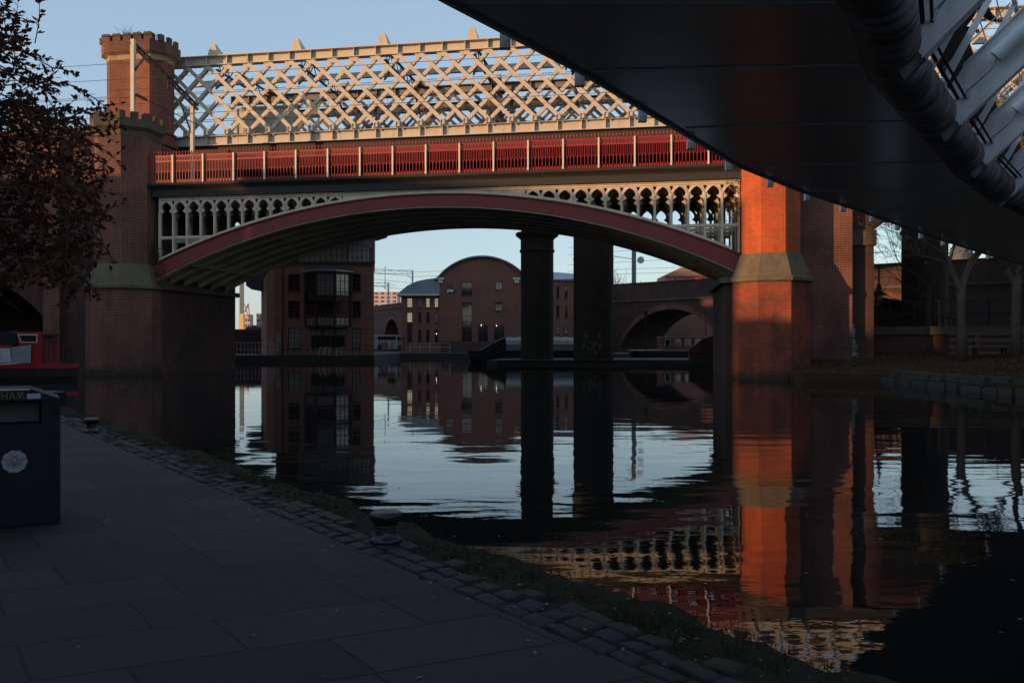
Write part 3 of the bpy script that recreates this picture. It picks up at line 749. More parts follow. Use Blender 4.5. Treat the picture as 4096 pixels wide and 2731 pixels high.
g.build('deck_plate', MAROON, via)
g = MB(); g.box(LX0-12, LX1, 11.06, 11.14, 15.95, 16.94); g.box(LX0-12, LX1, 20.8, 20.9, 16.0, 17.0); g.build('fascia', CORN, via)  # black plates stand in for the shaded deck underside below the chord
g = MB(); facade(g, -38.6, -33.2, 17.65, 21.2, [(-37.4,-36.5,18.4,19.3),(-35.6,-34.9,18.0,18.5)], y=16, rev=.3); g.box(-38.7,-33.1,15.9,16.6,21.2,21.32); g.box(-38.65,-38.45,15.9,15.99,17.65,21.2); g.box(-36.1,-35.98,15.9,15.99,18.6,21.2); g.box(-33.4,-33.2,15.9,15.99,17.65,21.2); g.bar((-37.9,15.95,19.6),(-36.4,15.95,19.6),.05,.06); g.build('end_plate', CREAM, via, recalc=False)
g = MB()
for i in range(NB*1):
    x = LX0 + PB*i + .4; g.box(x-.14, x+.14, 11.35, 20.7, 15.95, 16.5)
g.build('cross_girders', DARKST, via)
g = MB()
for y, z in ((13.6,19.6),(13.6,20.9),(17.6,19.6),(17.6,20.9),(13.9,22.1),(17.9,22.1)):
    g.tube([(-85,y,z),(LX1,y,z)], .022, 4)
for i in range(30): x = LX0+4*i*.6; g.tube([(x,13.6,19.6),(x,13.6,20.9)], .014, 4)
g.build('overhead_wire', DARKST, via)
# second, farther lattice viaduct on the iron columns
v2 = thing('steel_viaduct', 'dark lattice railway viaduct on round iron columns behind the cream one', 'viaduct', LB(0,0), BRZ)
lattice(v2, 30.0, 1.2, DARKST, False)  # unlit look of this farther girder put into the dark steel colour
g = MB(); g.box(-80, 40, 26, 33, 14.6, 15.8); g.box(-80, 40, 26.2, 26.6, 15.8, 17.6); g.build('deck', DARKST, v2)
for x in (-19.5,):
    g = MB(); g.xy(octo(.75, x, 29.6), 17.8, 25.6); tu = g.build('refuge_turret', BR_VIA, v2); g = MB(); g.xy(octo(.95, x, 29.6), 25.602, 26.3); g.build('turret_cap', STONE_D, tu)

# tower at the left end of the lattice girder
tw = thing('castellated_tower', 'tall sunlit brick tower with battlements and bare weeds on top', 'tower', LB(-42.8, 8.0), BRZ)
def cham(hw, d0, d1, c): return [(-hw+c,d0),(hw-c,d0),(hw,d0+c),(hw,d1),(-hw,d1),(-hw,d0+c)]
g = MB(); g.xy(cham(2.38, 0, 2.0, .75), 15.7, 23.05); g.build('shaft', BR_TOWER, tw)
g = MB(); g.xy(cham(2.52, -.12, 2.15, .78), -.5, 15.695); g.xy(cham(2.62,-.24,2.2,.85), 16.6, 16.85); g.xy(cham(2.5,-.1,2.1,.78), 17.5, 17.62); g.build('plinth', BR_TOWER, tw)
g = MB(); loft(g, [(cham(2.40,-.02,2.02,.76), 22.85), (cham(2.43,-.05,2.05,.77), 23.2), (cham(2.65,-.28,2.3,.85), 23.3)]); g.build('stone_band', STONE_L, tw)
g = MB(); loft(g, [(cham(2.66,-.29,2.31,.85), 23.3), (cham(2.69,-.32,2.34,.85), 23.32), (cham(2.69,-.32,2.34,.85), 24.15)]); g.build('parapet', BR_PIERD, tw)
for i in range(5):
    x = -1.68 + i*.84; g = MB(); g.box(x-.32, x+.32, -.32, .12, 24.15, 24.50); mm = g.build('merlon', BR_PIERD, tw)
    g = MB(); g.xz([(x-.35,24.502),(x+.35,24.502),(x+.27,24.68),(x-.27,24.68)], -.38, .18); g.build('merlon_cap', STONE_D, mm)
g = MB()
for sx in (-1, 1):
    g.box(sx*2.6-.12, sx*2.6+.12, .75, 1.15, 24.15, 24.6); g.box(sx*2.6-.12, sx*2.6+.12, 1.6, 2.0, 24.15, 24.6); g.box(sx*2.36-.16, sx*2.36+.16, .1, .5, 24.15, 24.62)
g.build('side_parapet', STONE_D, tw)
g = MB(); g.xz([(-3.7,15.5),(-2.4,15.5),(-2.4,18.6),(-2.55,19.0),(-3.0,19.05),(-3.1,18.7)], .6, 1.8); g.build('side_shoulder', BR_TOWER, tw)
for nm, x, h, n in (('weed_tuft', -.45, 1.15, 16), ('weed_tuft', 1.2, .9, 4), ('weed_tuft', 1.9, .8, 6)):
    g = MB(); bush_twigs(g, (x, .4, 24.3), h+(.2 if n > 10 else -.2), n, rnd, .014, .4)
    o = g.build(nm, TWIG); o.location = tw.location; o.rotation_euler = (0,0,BRZ)
    tag(o, {1.15:'bushy bare weed on the middle of the tower top',.9:'thin single bare weed right of the bushy one on the tower',.8:'small low bare weed at the right corner of the tower top'}[h], 'weed')
g = MB(); g.xz([(-49.5,15.9),(-44.2,15.9),(-48.2,18.6),(-49.3,18.9)], 4.0, 5.2)
o = g.build('gabled_hut', SLATE); o.location = LB(0,0); o.rotation_euler = (0,0,BRZ); tag(o, 'dark sloping roof rising above the viaduct wall left of the tower', 'roof')

# overhead line gantry on the arch bridge
gt = thing('line_gantry', 'pale steel overhead line gantry with a dark sloping beam in front of the brick tower', 'gantry', LB(0,0), BRZ)
def pt(px, yl, z):      # point on plane y=yl of the bridge frame under a given bearing
    r = (px-2048)/3306; x = (r*(AY+CA*yl) - (AX-SA*yl)) / (CA - r*SA); return (x, yl, z)
a = pt(533, 3.0, 0); b = pt(770, 7.4, 0)
g = MB(); g.box(a[0]-.13, a[0]+.13, 2.87, 3.13, 11.85, 22.3); g.build('mast', CREAM, gt)
g = MB(); g.box(b[0]-.12, b[0]+.12, 7.28, 7.52, 11.85, 19.1); g.build('mast', CREAM, gt)
g = MB(); P0 = Vector((a[0]-.2, 2.9, 22.35)); P1 = Vector((b[0]+.3, 7.6, 19.05))
for dz in (0, -.3):
    g.bar(tuple(P0+Vector((0,0,dz))), tuple(P1+Vector((0,0,dz))), .22, .09)
for k in range(12):
    u = k/12; p = P0.lerp(P1, u); q = P0.lerp(P1, u+1/12); g.bar(tuple(p), tuple(q+Vector((0,0,-.3))), .05, .05)
g.build('cross_beam', DARKST, gt)
g = MB(); g.bar((a[0]+.1,3,20.2),(a[0]+1.0, 3.4, 21.7), .12,.12); g.bar((b[0],7.4,16.8),(b[0]-.7,6.9,19.3),.12,.12); g.build('brace', DARKST, gt)
g = MB(); q = P0.lerp(P1,.55); g.tube([tuple(q), (q.x,q.y,q.z-.9)], .07, 8); g.tube([(a[0]+.1,3,18.6),(a[0]+3.4,5.5,17.0)], .03, 5); g.tube([(a[0]+.2,3,18.6),(a[0]+.75,3.4,18.3)], .1, 6)
g.build('insulator', BLKM, gt)
g = MB()
for z in (17.6, 18.9, 20.2, 21.3): g.tube([(-85,4.5,z),(LX1,4.5,z-.0)], .018, 4)
for i in range(12): x = -60+4.1*i; g.tube([(x,4.5,17.6),(x,4.5,18.9)], .012, 3)
g.build('contact_wire', DARKST, gt)

# ================================================================== iron columns
def column(label, X, Y, r, z0, zc):
    t = thing('iron_column', label, 'column', (X, Y, z0), 0, 'round iron viaduct columns')
    H = zc - z0
    g = MB(); g.lathe([(r,-.3),(r,.2),(r*1.0,H-1.75)], 40); g.build('shaft', COLM, t, smooth=False)
    g = MB(); g.lathe([(r,H-1.75),(r+.10,H-1.70),(r+.12,H-1.55),(r+.02,H-1.42),(r+.02,H-.55),(r+.22,H-.35),(r+.42,H-.22),(r+.5,H-.05),(r+.46,H+.08),(r,H+.12)], 40); g.build('capital', COLM, t)
    g = MB(); g.lathe([(r*.98,H+.12),(r*.98,14.7-z0)], 32); g.build('pedestal', COLM, t)
    g = MB()
    for k in range(0):
        a = 2*pi*k/14; g.box(r*cos(a)-.03, r*cos(a)+.03, r*sin(a)-.03, r*sin(a)+.03, 0, H-1.8)
    for z in (H*.33, H*.66): g = MB(); g.lathe([(r+.002,z-.05),(r+.03,z-.04),(r+.03,z+.04),(r+.002,z+.05)], 40); g.build('joint_ring', COLM, t)
    return t
column('left column, the one showing its flared capital under the arch', 2.35, 77.3, 1.53, .40, 12.1)
column('wide column standing in the middle of the arch opening, its top hidden by the arch', 7.25, 73.6, 1.78, .40, 14.0)
column('column seen under the footbridge behind the bare trees on the right', 31.2, 62.5, 1.6, .9, 11.9)
# ================================================================== steel footbridge overhead
SK = .86; FZ = 2 + 3.4*SK
Lp = [(-4.2,3.2),(-2.4,5.6),(-.59,8.25),(.89,10.35),(2.62,13.1),(4.39,15.9),(6.55,18.6),(8.93,21.25),(11.3,24.0),(13.9,27.0),(16.9,30.3),(20.6,34.3),(24.5,38.5)]
Tp = [(-.1,3.0),(1.75,5.6),(3.62,8.25),(4.60,10.1),(6.45,12.7),(8.55,15.6),(10.95,18.6),(13.6,21.25),(16.4,24.0),(19.3,27.0),(22.6,30.3),(26.5,34.3),(30.5,38.5)]
def tubemat():
    m, n, p = _nodes('tube_steel'); c = n.nodes.new("ShaderNodeTexCoord")
    f = _noise(n, 1.0, 6, vec=c.outputs['Object'], mscale=(1.6, 9, 2.2), rough=.7)
    k = _ramp(n, f, .42, .62); b_ = _ramp(n, _noise(n, 1.6, 3), .4, .6)
    co = _mix(n, _mul(n, k, 1.0), (.24, .245, .25), (.012, .012, .011)); co = _mix(n, _mul(n, b_, .75), co, (.015, .016, .014))
    n.links.new(co, p.inputs['Base Color']); p.inputs['Roughness'].default_value = .55; _bump(n, p, f, .4, .02); return m
Lp = [(x*SK, y*SK) for x, y in Lp]; Tp = [(x*SK, y*SK) for x, y in Tp]
fb = thing('footbridge', 'modern grey steel footbridge sweeping overhead with slanted ribs and a round tube', 'footbridge', (0,0,0))
g = MB()
for i in range(len(Lp)-1):
    a, b, c, d = Lp[i], Lp[i+1], Tp[i+1], Tp[i]
    g.ext([(a[0],a[1],FZ),(d[0],d[1],FZ),(c[0],c[1],FZ),(b[0],b[1],FZ)], (0,0,.22))
g.build('deck_soffit', plain('soffit_steel', (.42,.41,.40), .22, metal=.0, dirt=.45, dirtc=(.18,.17,.16), s=.55, spec=.6, streak=.35), fb)
# edge lip
g = MB()
for i in range(len(Lp)-1):
    a, b = Lp[i], Lp[i+1]; g.bar((a[0]-.03,a[1],FZ+.1),(b[0]-.03,b[1],FZ+.1),.05,.26)
g.build('edge_plate', GREYM, fb)
SEAMM = plain('seam_steel', (.92,.92,.94), .6, dirt=.0, s=2, spec=.2)
for i in range(2, len(Lp)):
    g = MB(); a, c = Lp[i], Tp[i]; g.bar((a[0]+.12,a[1],FZ-.004),(c[0]-.3,c[1],FZ-.004),.06,.010,(0,0,1)); g.build('seam', SEAMM, fb)
def lerp2(P, s):
    i = min(int(s), len(P)-2); t = s-i; return (P[i][0]*(1-t)+P[i+1][0]*t, P[i][1]*(1-t)+P[i+1][1]*t)
bk = None
s = 2.45
for k in range(14):
    x, y = lerp2(Lp, s)
    if bk is None:
        g = MB(); g.box(-.052,.052,-.04,.04,-.12,.02); g.build; bk = g.build('edge_bracket', plain('bracket_pale', (.85,.85,.88), .5, dirt=.1), fb); bk.location = (x-.13, y, FZ)
    else: share(bk, (x-.13, y, FZ), fb)
    s += .62
g = MB(); 
for i in range(len(Lp)-1):
    a, b = Lp[i], Lp[i+1]
    for z in (FZ+.55, FZ+.9, FZ+1.2): g.bar((a[0]+.05,a[1],z),(b[0]+.05,b[1],z),.03,.03)
    for k in range(4):
        q = lerp2(Lp, i+k/4); g.bar((q[0]+.05,q[1],FZ+.2),(q[0]+.05,q[1],FZ+1.2),.03,.05)
g.build('parapet', GREYM, fb)
# tube
dens = []
for i in range(len(Tp)-1):
    for k in range(4): dens.append(lerp2(Tp, i+k/4))
TUBEM = tubemat()
g = MB(); g.tube([(x+.05, y, FZ+.02) for x, y in dens], .285, 28); g.build('torsion_tube', TUBEM, fb, smooth=True)
g.v and None
rib0 = None
feet = [(.75,4.6),(2.65,6.9),(4.47,9.45),(6.45,12.35),(8.42,15.1),(10.8,18.3),(13.4,21.1),(16.1,24.0)]
def ribdir(i):
    a = feet[max(i-1,0)]; b = feet[min(i+1,len(feet)-1)]; d = Vector((b[0]-a[0], b[1]-a[1])).normalized(); return d
feet = [(x*SK, y*SK) for x, y in feet]
rib_dirs = []
for i, (x, y) in enumerate(feet):
    d = ribdir(i); rz = atan2(d.y, d.x) - pi/2      # local y along the path, local x outwards
    if rib0 is None:
        g = MB()      # web: tapered plate in local xz
        ang = radians(42); ux, uz = cos(ang), sin(ang); px_, pz_ = -sin(ang), cos(ang)
        def R(u, v): return (u*ux + v*px_, u*uz + v*pz_)
        L = 5.2; h0, h1 = .30, .27
        g.xz([R(0,-h0),R(L,-h1),R(L,h1),R(0,h0)], -.012, .012)
        RIBM = plain('rib_white', (.86,.86,.88), .45, dirt=.2, dirtc=(.25,.24,.23), s=1.3, streak=.3); rib0 = g.build('rib', RIBM, fb)
        g = MB()
        for sg, hh in ((-1,h0),(1,h0)):
            a = R(-.0, sg*hh); b = R(L, sg*h1); g.bar((a[0],0,a[1]),(b[0],0,b[1]),.16,.03,(0,1,0)) if False else None
            e = R(0, sg*(hh+.016)); f = R(L, sg*(h1+.016)); e2 = R(0, sg*(hh-.0)); f2 = R(L, sg*h1)
            g.xz([e2, f2, f, e], -.085, .085)
        g.build('flange', RIBM, rib0)
        g = MB(); c0, c1 = R(.95,.02), R(1.5,.02)
        g.tube([(c0[0],-.16,c0[1]),(c1[0],-.16,c1[1])], .115, 24)
        lm = g.build('lamp_cylinder', plain('lamp_grey', (.70,.70,.74), .4, dirt=.1, s=4), rib0, smooth=False)
        g = MB(); e = R(.98,.02); f = R(.45,-.02)
        g.tube([(e[0],-.16,e[1]),(R(.8,-.06)[0],-.15,R(.8,-.06)[1]),(R(.55,-.04)[0],-.10,R(.55,-.04)[1]),(f[0],-.03,f[1])], .014, 6)
        g.tube([(f[0],-.04,f[1]),(f[0]-.04,-.04,f[1]-.12)], .03, 8); g.build('cable', GREYM, rib0)
        g = MB(); g.xz([R(-.28,-.34),R(.02,-.33),R(.02,.33),R(-.1,.34)], -.05, .05); g.build('foot_bracket', TUBEM, rib0)
        rib0.location = (x, y, FZ+.02); rib0.rotation_euler = (0,0,rz); rib0.scale = (SK,SK,SK)
    else:
        c = copy_tree(rib0, fb); c.location = (x, y, FZ+.02); c.rotation_euler = (0,0,rz)
    rib_dirs.append((x, y, d))
# outer arch tube joining the rib ends
ang = radians(42); pts3 = [(x + d.y*3.86*SK, y - d.x*3.86*SK, FZ + 5.2*SK*sin(ang)) for x, y, d in rib_dirs]
g = MB(); g.tube(pts3, .3, 16); g.build('outer_arch', GREYM, fb, smooth=True)
# outer parapet : leaning tapered posts, cables, added dark backdrop sheet, pipes
g = MB(); g2 = MB(); g3 = MB()
prev = None; pb0 = None
for j in range(0, 7*7+1):
    i = j/7; k = min(int(i), 6); t = i-k; a, b = feet[k], feet[k+1]; x = a[0]*(1-t)+b[0]*t; y = a[1]*(1-t)+b[1]*t
    d = Vector((b[0]-a[0], b[1]-a[1])).normalized(); nrm = Vector((d.y, -d.x))
    base = Vector((x, y, FZ+.25)); 
    if j % 7 in (1,3,5):
        top = base + Vector((nrm.x*.75, nrm.y*.75, 1.15))
        w0 = Vector((nrm.x, nrm.y, 0))
        g.ext([tuple(base-w0*.02+Vector((0,0,-.2))), tuple(base+w0*.09+Vector((0,0,-.2))), tuple(top+w0*.04), tuple(top-w0*.03)], (d.x*.015, d.y*.015, 0))
        g2.tube([tuple(base), tuple(top + Vector((d.x*.55, d.y*.55, -.25)))], .009, 5)
    pc = [base + Vector((nrm.x*q*.75, nrm.y*q*.75, 1.15*q)) for q in (.35,.6,.82,1.0)]
    pb1 = [base + Vector((nrm.x*q*.75+.02, nrm.y*q*.75, 1.15*q)) for q in (.05,.42)]
    if pb0: g3.quad(tuple(pb0[0]), tuple(pb1[0]), tuple(pb1[1]), tuple(pb0[1]))
    pb0 = pb1
    if prev:
        for u, v in zip(prev[:-1], pc[:-1]): g2.tube([tuple(u), tuple(v)], .007, 4)
        g.bar(tuple(prev[-1]), tuple(pc[-1]), .05, .05)
        e0 = prev[0]-Vector((0,0,.1)); e1 = pc[0]-Vector((0,0,.1))
    prev = pc
g3.build('dark_backdrop', BLKM, fb, recalc=False); g.build('parapet_posts', RIBM, fb); g2.build('parapet_cables', GREYM, fb)  # dark sheet stands in for the shaded backdrop behind the posts
g = MB()
for off, r in ((.29,.022),(.36,.016)):
    g.tube([(x+off, y-off*.6, FZ+.18) for x, y in dens[6:34]], r, 8)
g.build('conduit', BLKM, fb)

# person leaning on the outer parapet
def person(loc, rz):
    t = thing('person', 'person in a dark coat leaning on the outer rail of the footbridge overhead', 'person', loc, rz)
    J = {'pel':(0,0,.95),'chest':(.02,.20,1.26),'neck':(.03,.34,1.46),'head':(.03,.42,1.60),'crown':(.03,.46,1.72),
         'shl':(-.19,.25,1.38),'shr':(.22,.25,1.38),'ell':(-.25,.36,1.14),'elr':(.27,.36,1.14),'hal':(-.18,.56,1.12),'har':(.2,.56,1.12),
         'hil':(-.1,0,.9),'hir':(.1,0,.9),'knl':(-.11,.06,.5),'knr':(.12,-.06,.48),'fol':(-.12,.02,.06),'for':(.13,-.14,.06),'tol':(-.13,.18,.04),'tor':(.14,.02,.04)}
    rad = {'pel':.17,'chest':.19,'neck':.065,'head':.10,'crown':.07,'shl':.10,'shr':.10,'ell':.07,'elr':.07,'hal':.04,'har':.04,'hil':.12,'hir':.12,'knl':.075,'knr':.075,'fol':.055,'for':.055,'tol':.04,'tor':.04}
    E = [('pel','chest'),('chest','neck'),('neck','head'),('head','crown'),('chest','shl'),('chest','shr'),('shl','ell'),('shr','elr'),('ell','hal'),('elr','har'),('pel','hil'),('pel','hir'),('hil','knl'),('hir','knr'),('knl','fol'),('knr','for'),('fol','tol'),('for','tor')]
    ks = list(J); me = bpy.data.meshes.new('body'); me.from_pydata([J[k] for k in ks], [(ks.index(a), ks.index(b)) for a, b in E], []); me.update()
    me.materials.append(COAT)
    o = bpy.data.objects.new('body', me); col.objects.link(o); o.parent = t
    m = o.modifiers.new('skin','SKIN'); me.skin_vertices[0].data[0].use_root = True
    for i, k in enumerate(ks): me.skin_vertices[0].data[i].radius = (rad[k]*(1.15 if k in ('pel','chest') else 1), rad[k]*.85)
    o.modifiers.new('sub','SUBSURF').levels = 2; o.modifiers['sub'].render_levels = 2
    for sx in (-.18, .2):
        g = MB()
        for k in range(5):
            x = sx-.03+.015*k; L = (.05,.075,.08,.075,.055)[k]; g.tube([(x,.58,1.12),(x+.004*(k-2),.58+L*.6,1.115),(x+.004*(k-2),.58+L,1.09)], [.009,.008,.007], 6)
        g.build('fingers', SKIN, t)
    g = MB(); g.lathe([(.02,.11),(.085,.07),(.11,.0),(.105,-.06),(.07,-.1)], 14); h = g.build('hair', TWIG, t, smooth=True); h.location = (.03,.43,1.66)
    return t
pe = person((5.72, 10.8, FZ+.2), radians(-75)); pe.scale = (.95,.95,.95)

# ================================================================== trees
def leaf_quad(g, p, d, l, w_, rnd):
    d = d.normalized(); s_ = d.cross(Vector((rnd.uniform(-1,1), rnd.uniform(-1,1), rnd.uniform(-1,1)))).normalized()
    a = p + d*l*.45 + s_*w_; b = p + d*l; c = p + d*l*.45 - s_*w_
    g.add([tuple(p), tuple(a), tuple(b), tuple(c)], [(0,1,2,3)])
def grow(tb, lf, p, d, L, r, depth, rnd, leafn, ll, up=.1, wob=.25, tips=None, minr=.006):
    n = 5; pts = [p]; rs = [r]; dd = d.copy()
    for k in range(n):
        dd = (dd + Vector((rnd.uniform(-wob,wob), rnd.uniform(-wob,wob), rnd.uniform(-wob,wob)+up*.3))).normalized()
        pts.append(pts[-1] + dd*L/n); rs.append(max(minr, r*(1-.13*(k+1))))
    tb.tube([tuple(q) for q in pts], rs, 8 if r > .08 else (5 if r > .02 else 3), cap=False)
    if depth == 0:
        for k in range(leafn):
            q = pts[1+int(rnd.random()*n)]
            if q.z < 6.9 and ll > .15: continue
            e = (dd + Vector((rnd.uniform(-1.2,1.2), rnd.uniform(-1.2,1.2), rnd.uniform(-1.2,1.0)))); leaf_quad(lf, q + Vector((rnd.uniform(-.12,.12),)*1 + (rnd.uniform(-.12,.12), rnd.uniform(-.12,.12))), e, ll*rnd.uniform(.7,1.2), ll*.28, rnd)
        return
    for k in range(rnd.choice((2,3,3)) + (depth > 2)):
        j = rnd.choice((2,3,4,5)); e = (dd + Vector((rnd.uniform(-1,1), rnd.uniform(-1,1), rnd.uniform(-.5,.8)))).normalized()
        grow(tb, lf, pts[j], e, L*rnd.uniform(.55,.8), rs[j]*.62, depth-1, rnd, leafn, ll, up, wob, tips, minr)
    grow(tb, lf, pts[-1], dd, L*.75, rs[-1]*.8, depth-1, rnd, leafn, ll, up, wob, tips, minr)
def tree(name, label, base, trunk, limbs, seed, leafm, depth=3, leafn=16, ll=.14, barkm=BARK, minr=.008):
    rnd = random.Random(seed); t = thing(name, label, 'tree', base)
    tb = MB(); lf = MB(); tb.tube([tuple(Vector(q)) for q in trunk[0]], trunk[1], 12)
    for (p, d, L, r) in limbs: grow(tb, lf, Vector(p), Vector(d).normalized(), L, r, depth, rnd, leafn, ll, minr=minr)
    tb.build('trunk', barkm, t, smooth=True, recalc=False); lf.build('crown', leafm, t, recalc=False)
    return t
tree('canal_tree', 'forked bare tree trunk on the right bank nearer the pier', (23.0, 42.3, 1.2),
     ([(0,0,-.2),(.02,0,1.2),(-.02,0,2.6),(0,0,3.5)], [.29,.22,.20,.21]),
     [((0,0,3.3),(-.42,0,.95),2.2,.20),((0,0,3.4),(.12,.1,1),3.0,.22),((.02,0,3.4),(.3,-.2,.9),2.4,.12),((-.5,0,4.9),(-1.0,.3,.2),1.5,.05),((.1,.1,6.2),(.5,-.4,1),3.2,.12),((.1,.1,6.4),(.6,.3,.8),3.4,.12)], 11, LEAFR, 4, 7, .17)
tree('canal_tree', 'mossy forked tree trunk at the right edge behind the bench', (25.6, 42.0, 1.25),
     ([(0,0,-.2),(0,0,1.5),(.02,0,2.8),(.05,0,4.0)], [.32,.24,.22,.23]),
     [((0,0,3.6),(-.5,0,.9),2.4,.19),((.05,0,3.9),(.15,.1,1),3.4,.2),((0,0,4.2),(.6,-.2,.8),3.2,.15),((0,.1,6.6),(.5,-.6,1),3.6,.12)], 12, LEAFR, 4, 11, .17)
tree('bank_tree', 'sparse leafy tree in front of the iron column under the footbridge', (25.4, 50.5, 1.4),
     ([(0,0,-.2),(0,0,2.0),(.1,0,4.0)], [.2,.16,.12]),
     [((.1,0,3.2),(-1,-.2,.5),2.6,.08),((.1,0,3.8),(-.6,.2,.8),2.8,.08),((.1,0,3.9),(.5,0,.9),2.6,.08),((.05,0,2.6),(-1,.1,.35),2.6,.05),((.05,0,3),(.9,.1,.35),2.4,.05)], 13, LEAFG, 3, 2, .10)
# foreground tree at the left edge: branches come in from a trunk outside the frame
rt = random.Random(31)
t = thing('towpath_tree', 'dark leafy tree with brown leaves hanging in from the left edge', 'tree', (-9.6, 9.6, .45))
tb = MB(); lf = MB(); B = Vector((-9.6, 9.6, .45))
def W(px, py, D): return Vector(((px-2048)/3306*D, D, 2 + (1362-py)/3306*D)) - B
tb.tube([(0,0,-.1),(.1,0,2.0),(.3,0,4.0),(.5,0,6.0),(.6,.1,8.6)], [.26,.2,.17,.13,.06], 12)
def spray(a, b, nl, ll=.084, r=.012, sag=.0):
    pts = []; n = 7; off = Vector((rt.uniform(-.12,.12), rt.uniform(-.12,.12), rt.uniform(-.05,.12)))*(b-a).length
    for k in range(n+1):
        u = k/n; pts.append(a.lerp(b, u) + off*sin(pi*u) + Vector((0,0,-sag*u*u)))
    tb.tube([tuple(q) for q in pts], [r*(1-.8*k/n)+.0015 for k in range(n+1)], 4, cap=False)
    for i in range(nl):
        u = .12 + .9*(i+rt.random())/nl; u = min(u, .999); k = min(int(u*n), n-1); q = pts[k].lerp(pts[k+1], u*n-k); d = (pts[k+1]-pts[k]).normalized()
        e = d*.8 + Vector((rt.uniform(-1,1), rt.uniform(-1,1), rt.uniform(-.7,.7)))
        leaf_quad(lf, q, e, ll*rt.uniform(.7,1.15), ll*.27, rt)
def bough(a, b, r, nsub, reach, nl=16):
    n = 6; off = Vector((0, rt.uniform(-.3,.3), rt.uniform(.0,.3))); pts = [a.lerp(b, k/n) + off*sin(pi*k/n) for k in range(n+1)]
    tb.tube([tuple(q) for q in pts], [r*(1-.75*k/n) for k in range(n+1)], 6, cap=False)
    D_ = (b-a).normalized()
    for i in range(nsub):
        u = .25 + .75*i/nsub; k = min(int(u*n), n-1); p = pts[k].lerp(pts[k+1], u*n-k)
        e = (D_*rt.uniform(.2,.9) + Vector((rt.uniform(-.5,.8), rt.uniform(-.7,.7), rt.uniform(-.8,.9)))).normalized()
        spray(p, p + e*reach*rt.uniform(.6,1.1), nl, r=.007)
    spray(pts[-1], pts[-1]+D_*reach, nl, r=.007)
J0 = [Vector((.2,0,3.0)), Vector((.3,0,4.0)), Vector((.4,0,5.0)), Vector((.5,0,6.0)), Vector((.55,0,7.0))]
edge = [(25,15,8.6,4),(60,110,9,4),(135,40,9,4),(150,130,8.8,4),(150,230,9.2,4),(200,120,9,4),(210,250,9,4),(190,330,9.4,4),(270,300,9.1,3),(120,330,8.7,3),(240,380,9.2,3),(420,330,9.4,3),(370,370,9.0,3),(330,400,9.2,3),
        (60,400,8.5,3),(150,440,8.8,2),(260,450,9.3,2),(400,505,9.3,2),(430,520,9,2),(330,520,8.8,2),(440,600,9.5,2),(380,560,9.2,2),(280,560,8.7,2),(150,560,8.5,1),(60,560,8.6,1),(430,680,9.2,1),(360,640,9,1),(250,660,8.8,1),(120,680,8.6,1),
        (400,780,9.4,1),(330,760,9.0,1),(200,790,8.8,0),(80,800,8.5,0),(450,890,9.4,0),(350,870,9.2,0),(240,900,9,0),(120,900,8.7,0),(30,900,8.5,0),(420,1000,9.4,0),(330,990,9.2,0),(210,1010,9,0),(90,1020,8.7,0),(340,1080,9.4,0),(250,1110,9.1,0),(140,1120,8.9,0),(40,1120,8.7,0)]
for px, py, D, j in edge:
    tgt = W(px, py, D + rt.uniform(-.3,.5)); st = J0[j] + Vector((0,rt.uniform(-.2,.2),rt.uniform(-.2,.2)))
    big = py > 420
    bough(st, st.lerp(tgt, .86), .03, 13 if big else 10, .5 if big else .34, 18 if big else 15)
for i in range(250):
    py = rt.uniform(430, 1150); lim = (425 if py < 700 else 390) - (max(0, py-1050))*.8; px = rt.uniform(-160, lim); D = rt.uniform(8.2, 10.6)
    p = W(px, py, D); e = Vector((rt.uniform(-.2,1), rt.uniform(-.6,.6), rt.uniform(-.6,.5))).normalized()
    spray(p - e*.4, p + e*.3, 15, r=.006)
for i in range(60):
    py = rt.uniform(-60, 430); lim = 120 + py*.30 + 40*sin(py*.05); px = rt.uniform(-200, lim); D = rt.uniform(8.4, 10.2)
    p = W(px, py, D); e = Vector((rt.uniform(-.2,1), rt.uniform(-.5,.5), rt.uniform(-.1,.9))).normalized()
    spray(p - e*.3, p + e*.2, 13, r=.005)
tb.build('trunk', TWIG, t, recalc=False); lf.build('crown', LEAFN, t, recalc=False)

# creepers on the bridge ends
rr = random.Random(4)
for (x, z0, z1, nm, lab, lm, ym) in ((-35.3, 5.6, 8.3, 'ivy', 'dark creeper growing over the left foot of the red arch', LEAFG, -.25), (-.35, 8.7, 11.2, 'ivy', 'dry creeper hanging in the last tracery light by the sunlit pier', LEAFR, -.15)):
    tb2 = MB(); l2 = MB()
    for i in range(40):
        p = Vector((x + rr.uniform(-.35,.45), ym + rr.uniform(-.1,.25), rr.uniform(z0, z1))); e = Vector((rr.uniform(-1,1), rr.uniform(-.4,.2), rr.uniform(-1,.3))).normalized()
        q = p + e*rr.uniform(.2,.6); tb2.tube([tuple(p), tuple(p.lerp(q,.5)+Vector((0,0,.06))), tuple(q)], .008, 3)
        for k in range(9): leaf_quad(l2, p.lerp(q, rr.random()), Vector((rr.uniform(-1,1), rr.uniform(-1,.2), rr.uniform(-1,.6))), .13, .04, rr)
    o = l2.build('foliage', lm, recalc=False); h = thing('ivy', lab, 'creeper', LB(0,0), BRZ); o.parent = h
    tb2.build('stem', TWIG, h, recalc=False)
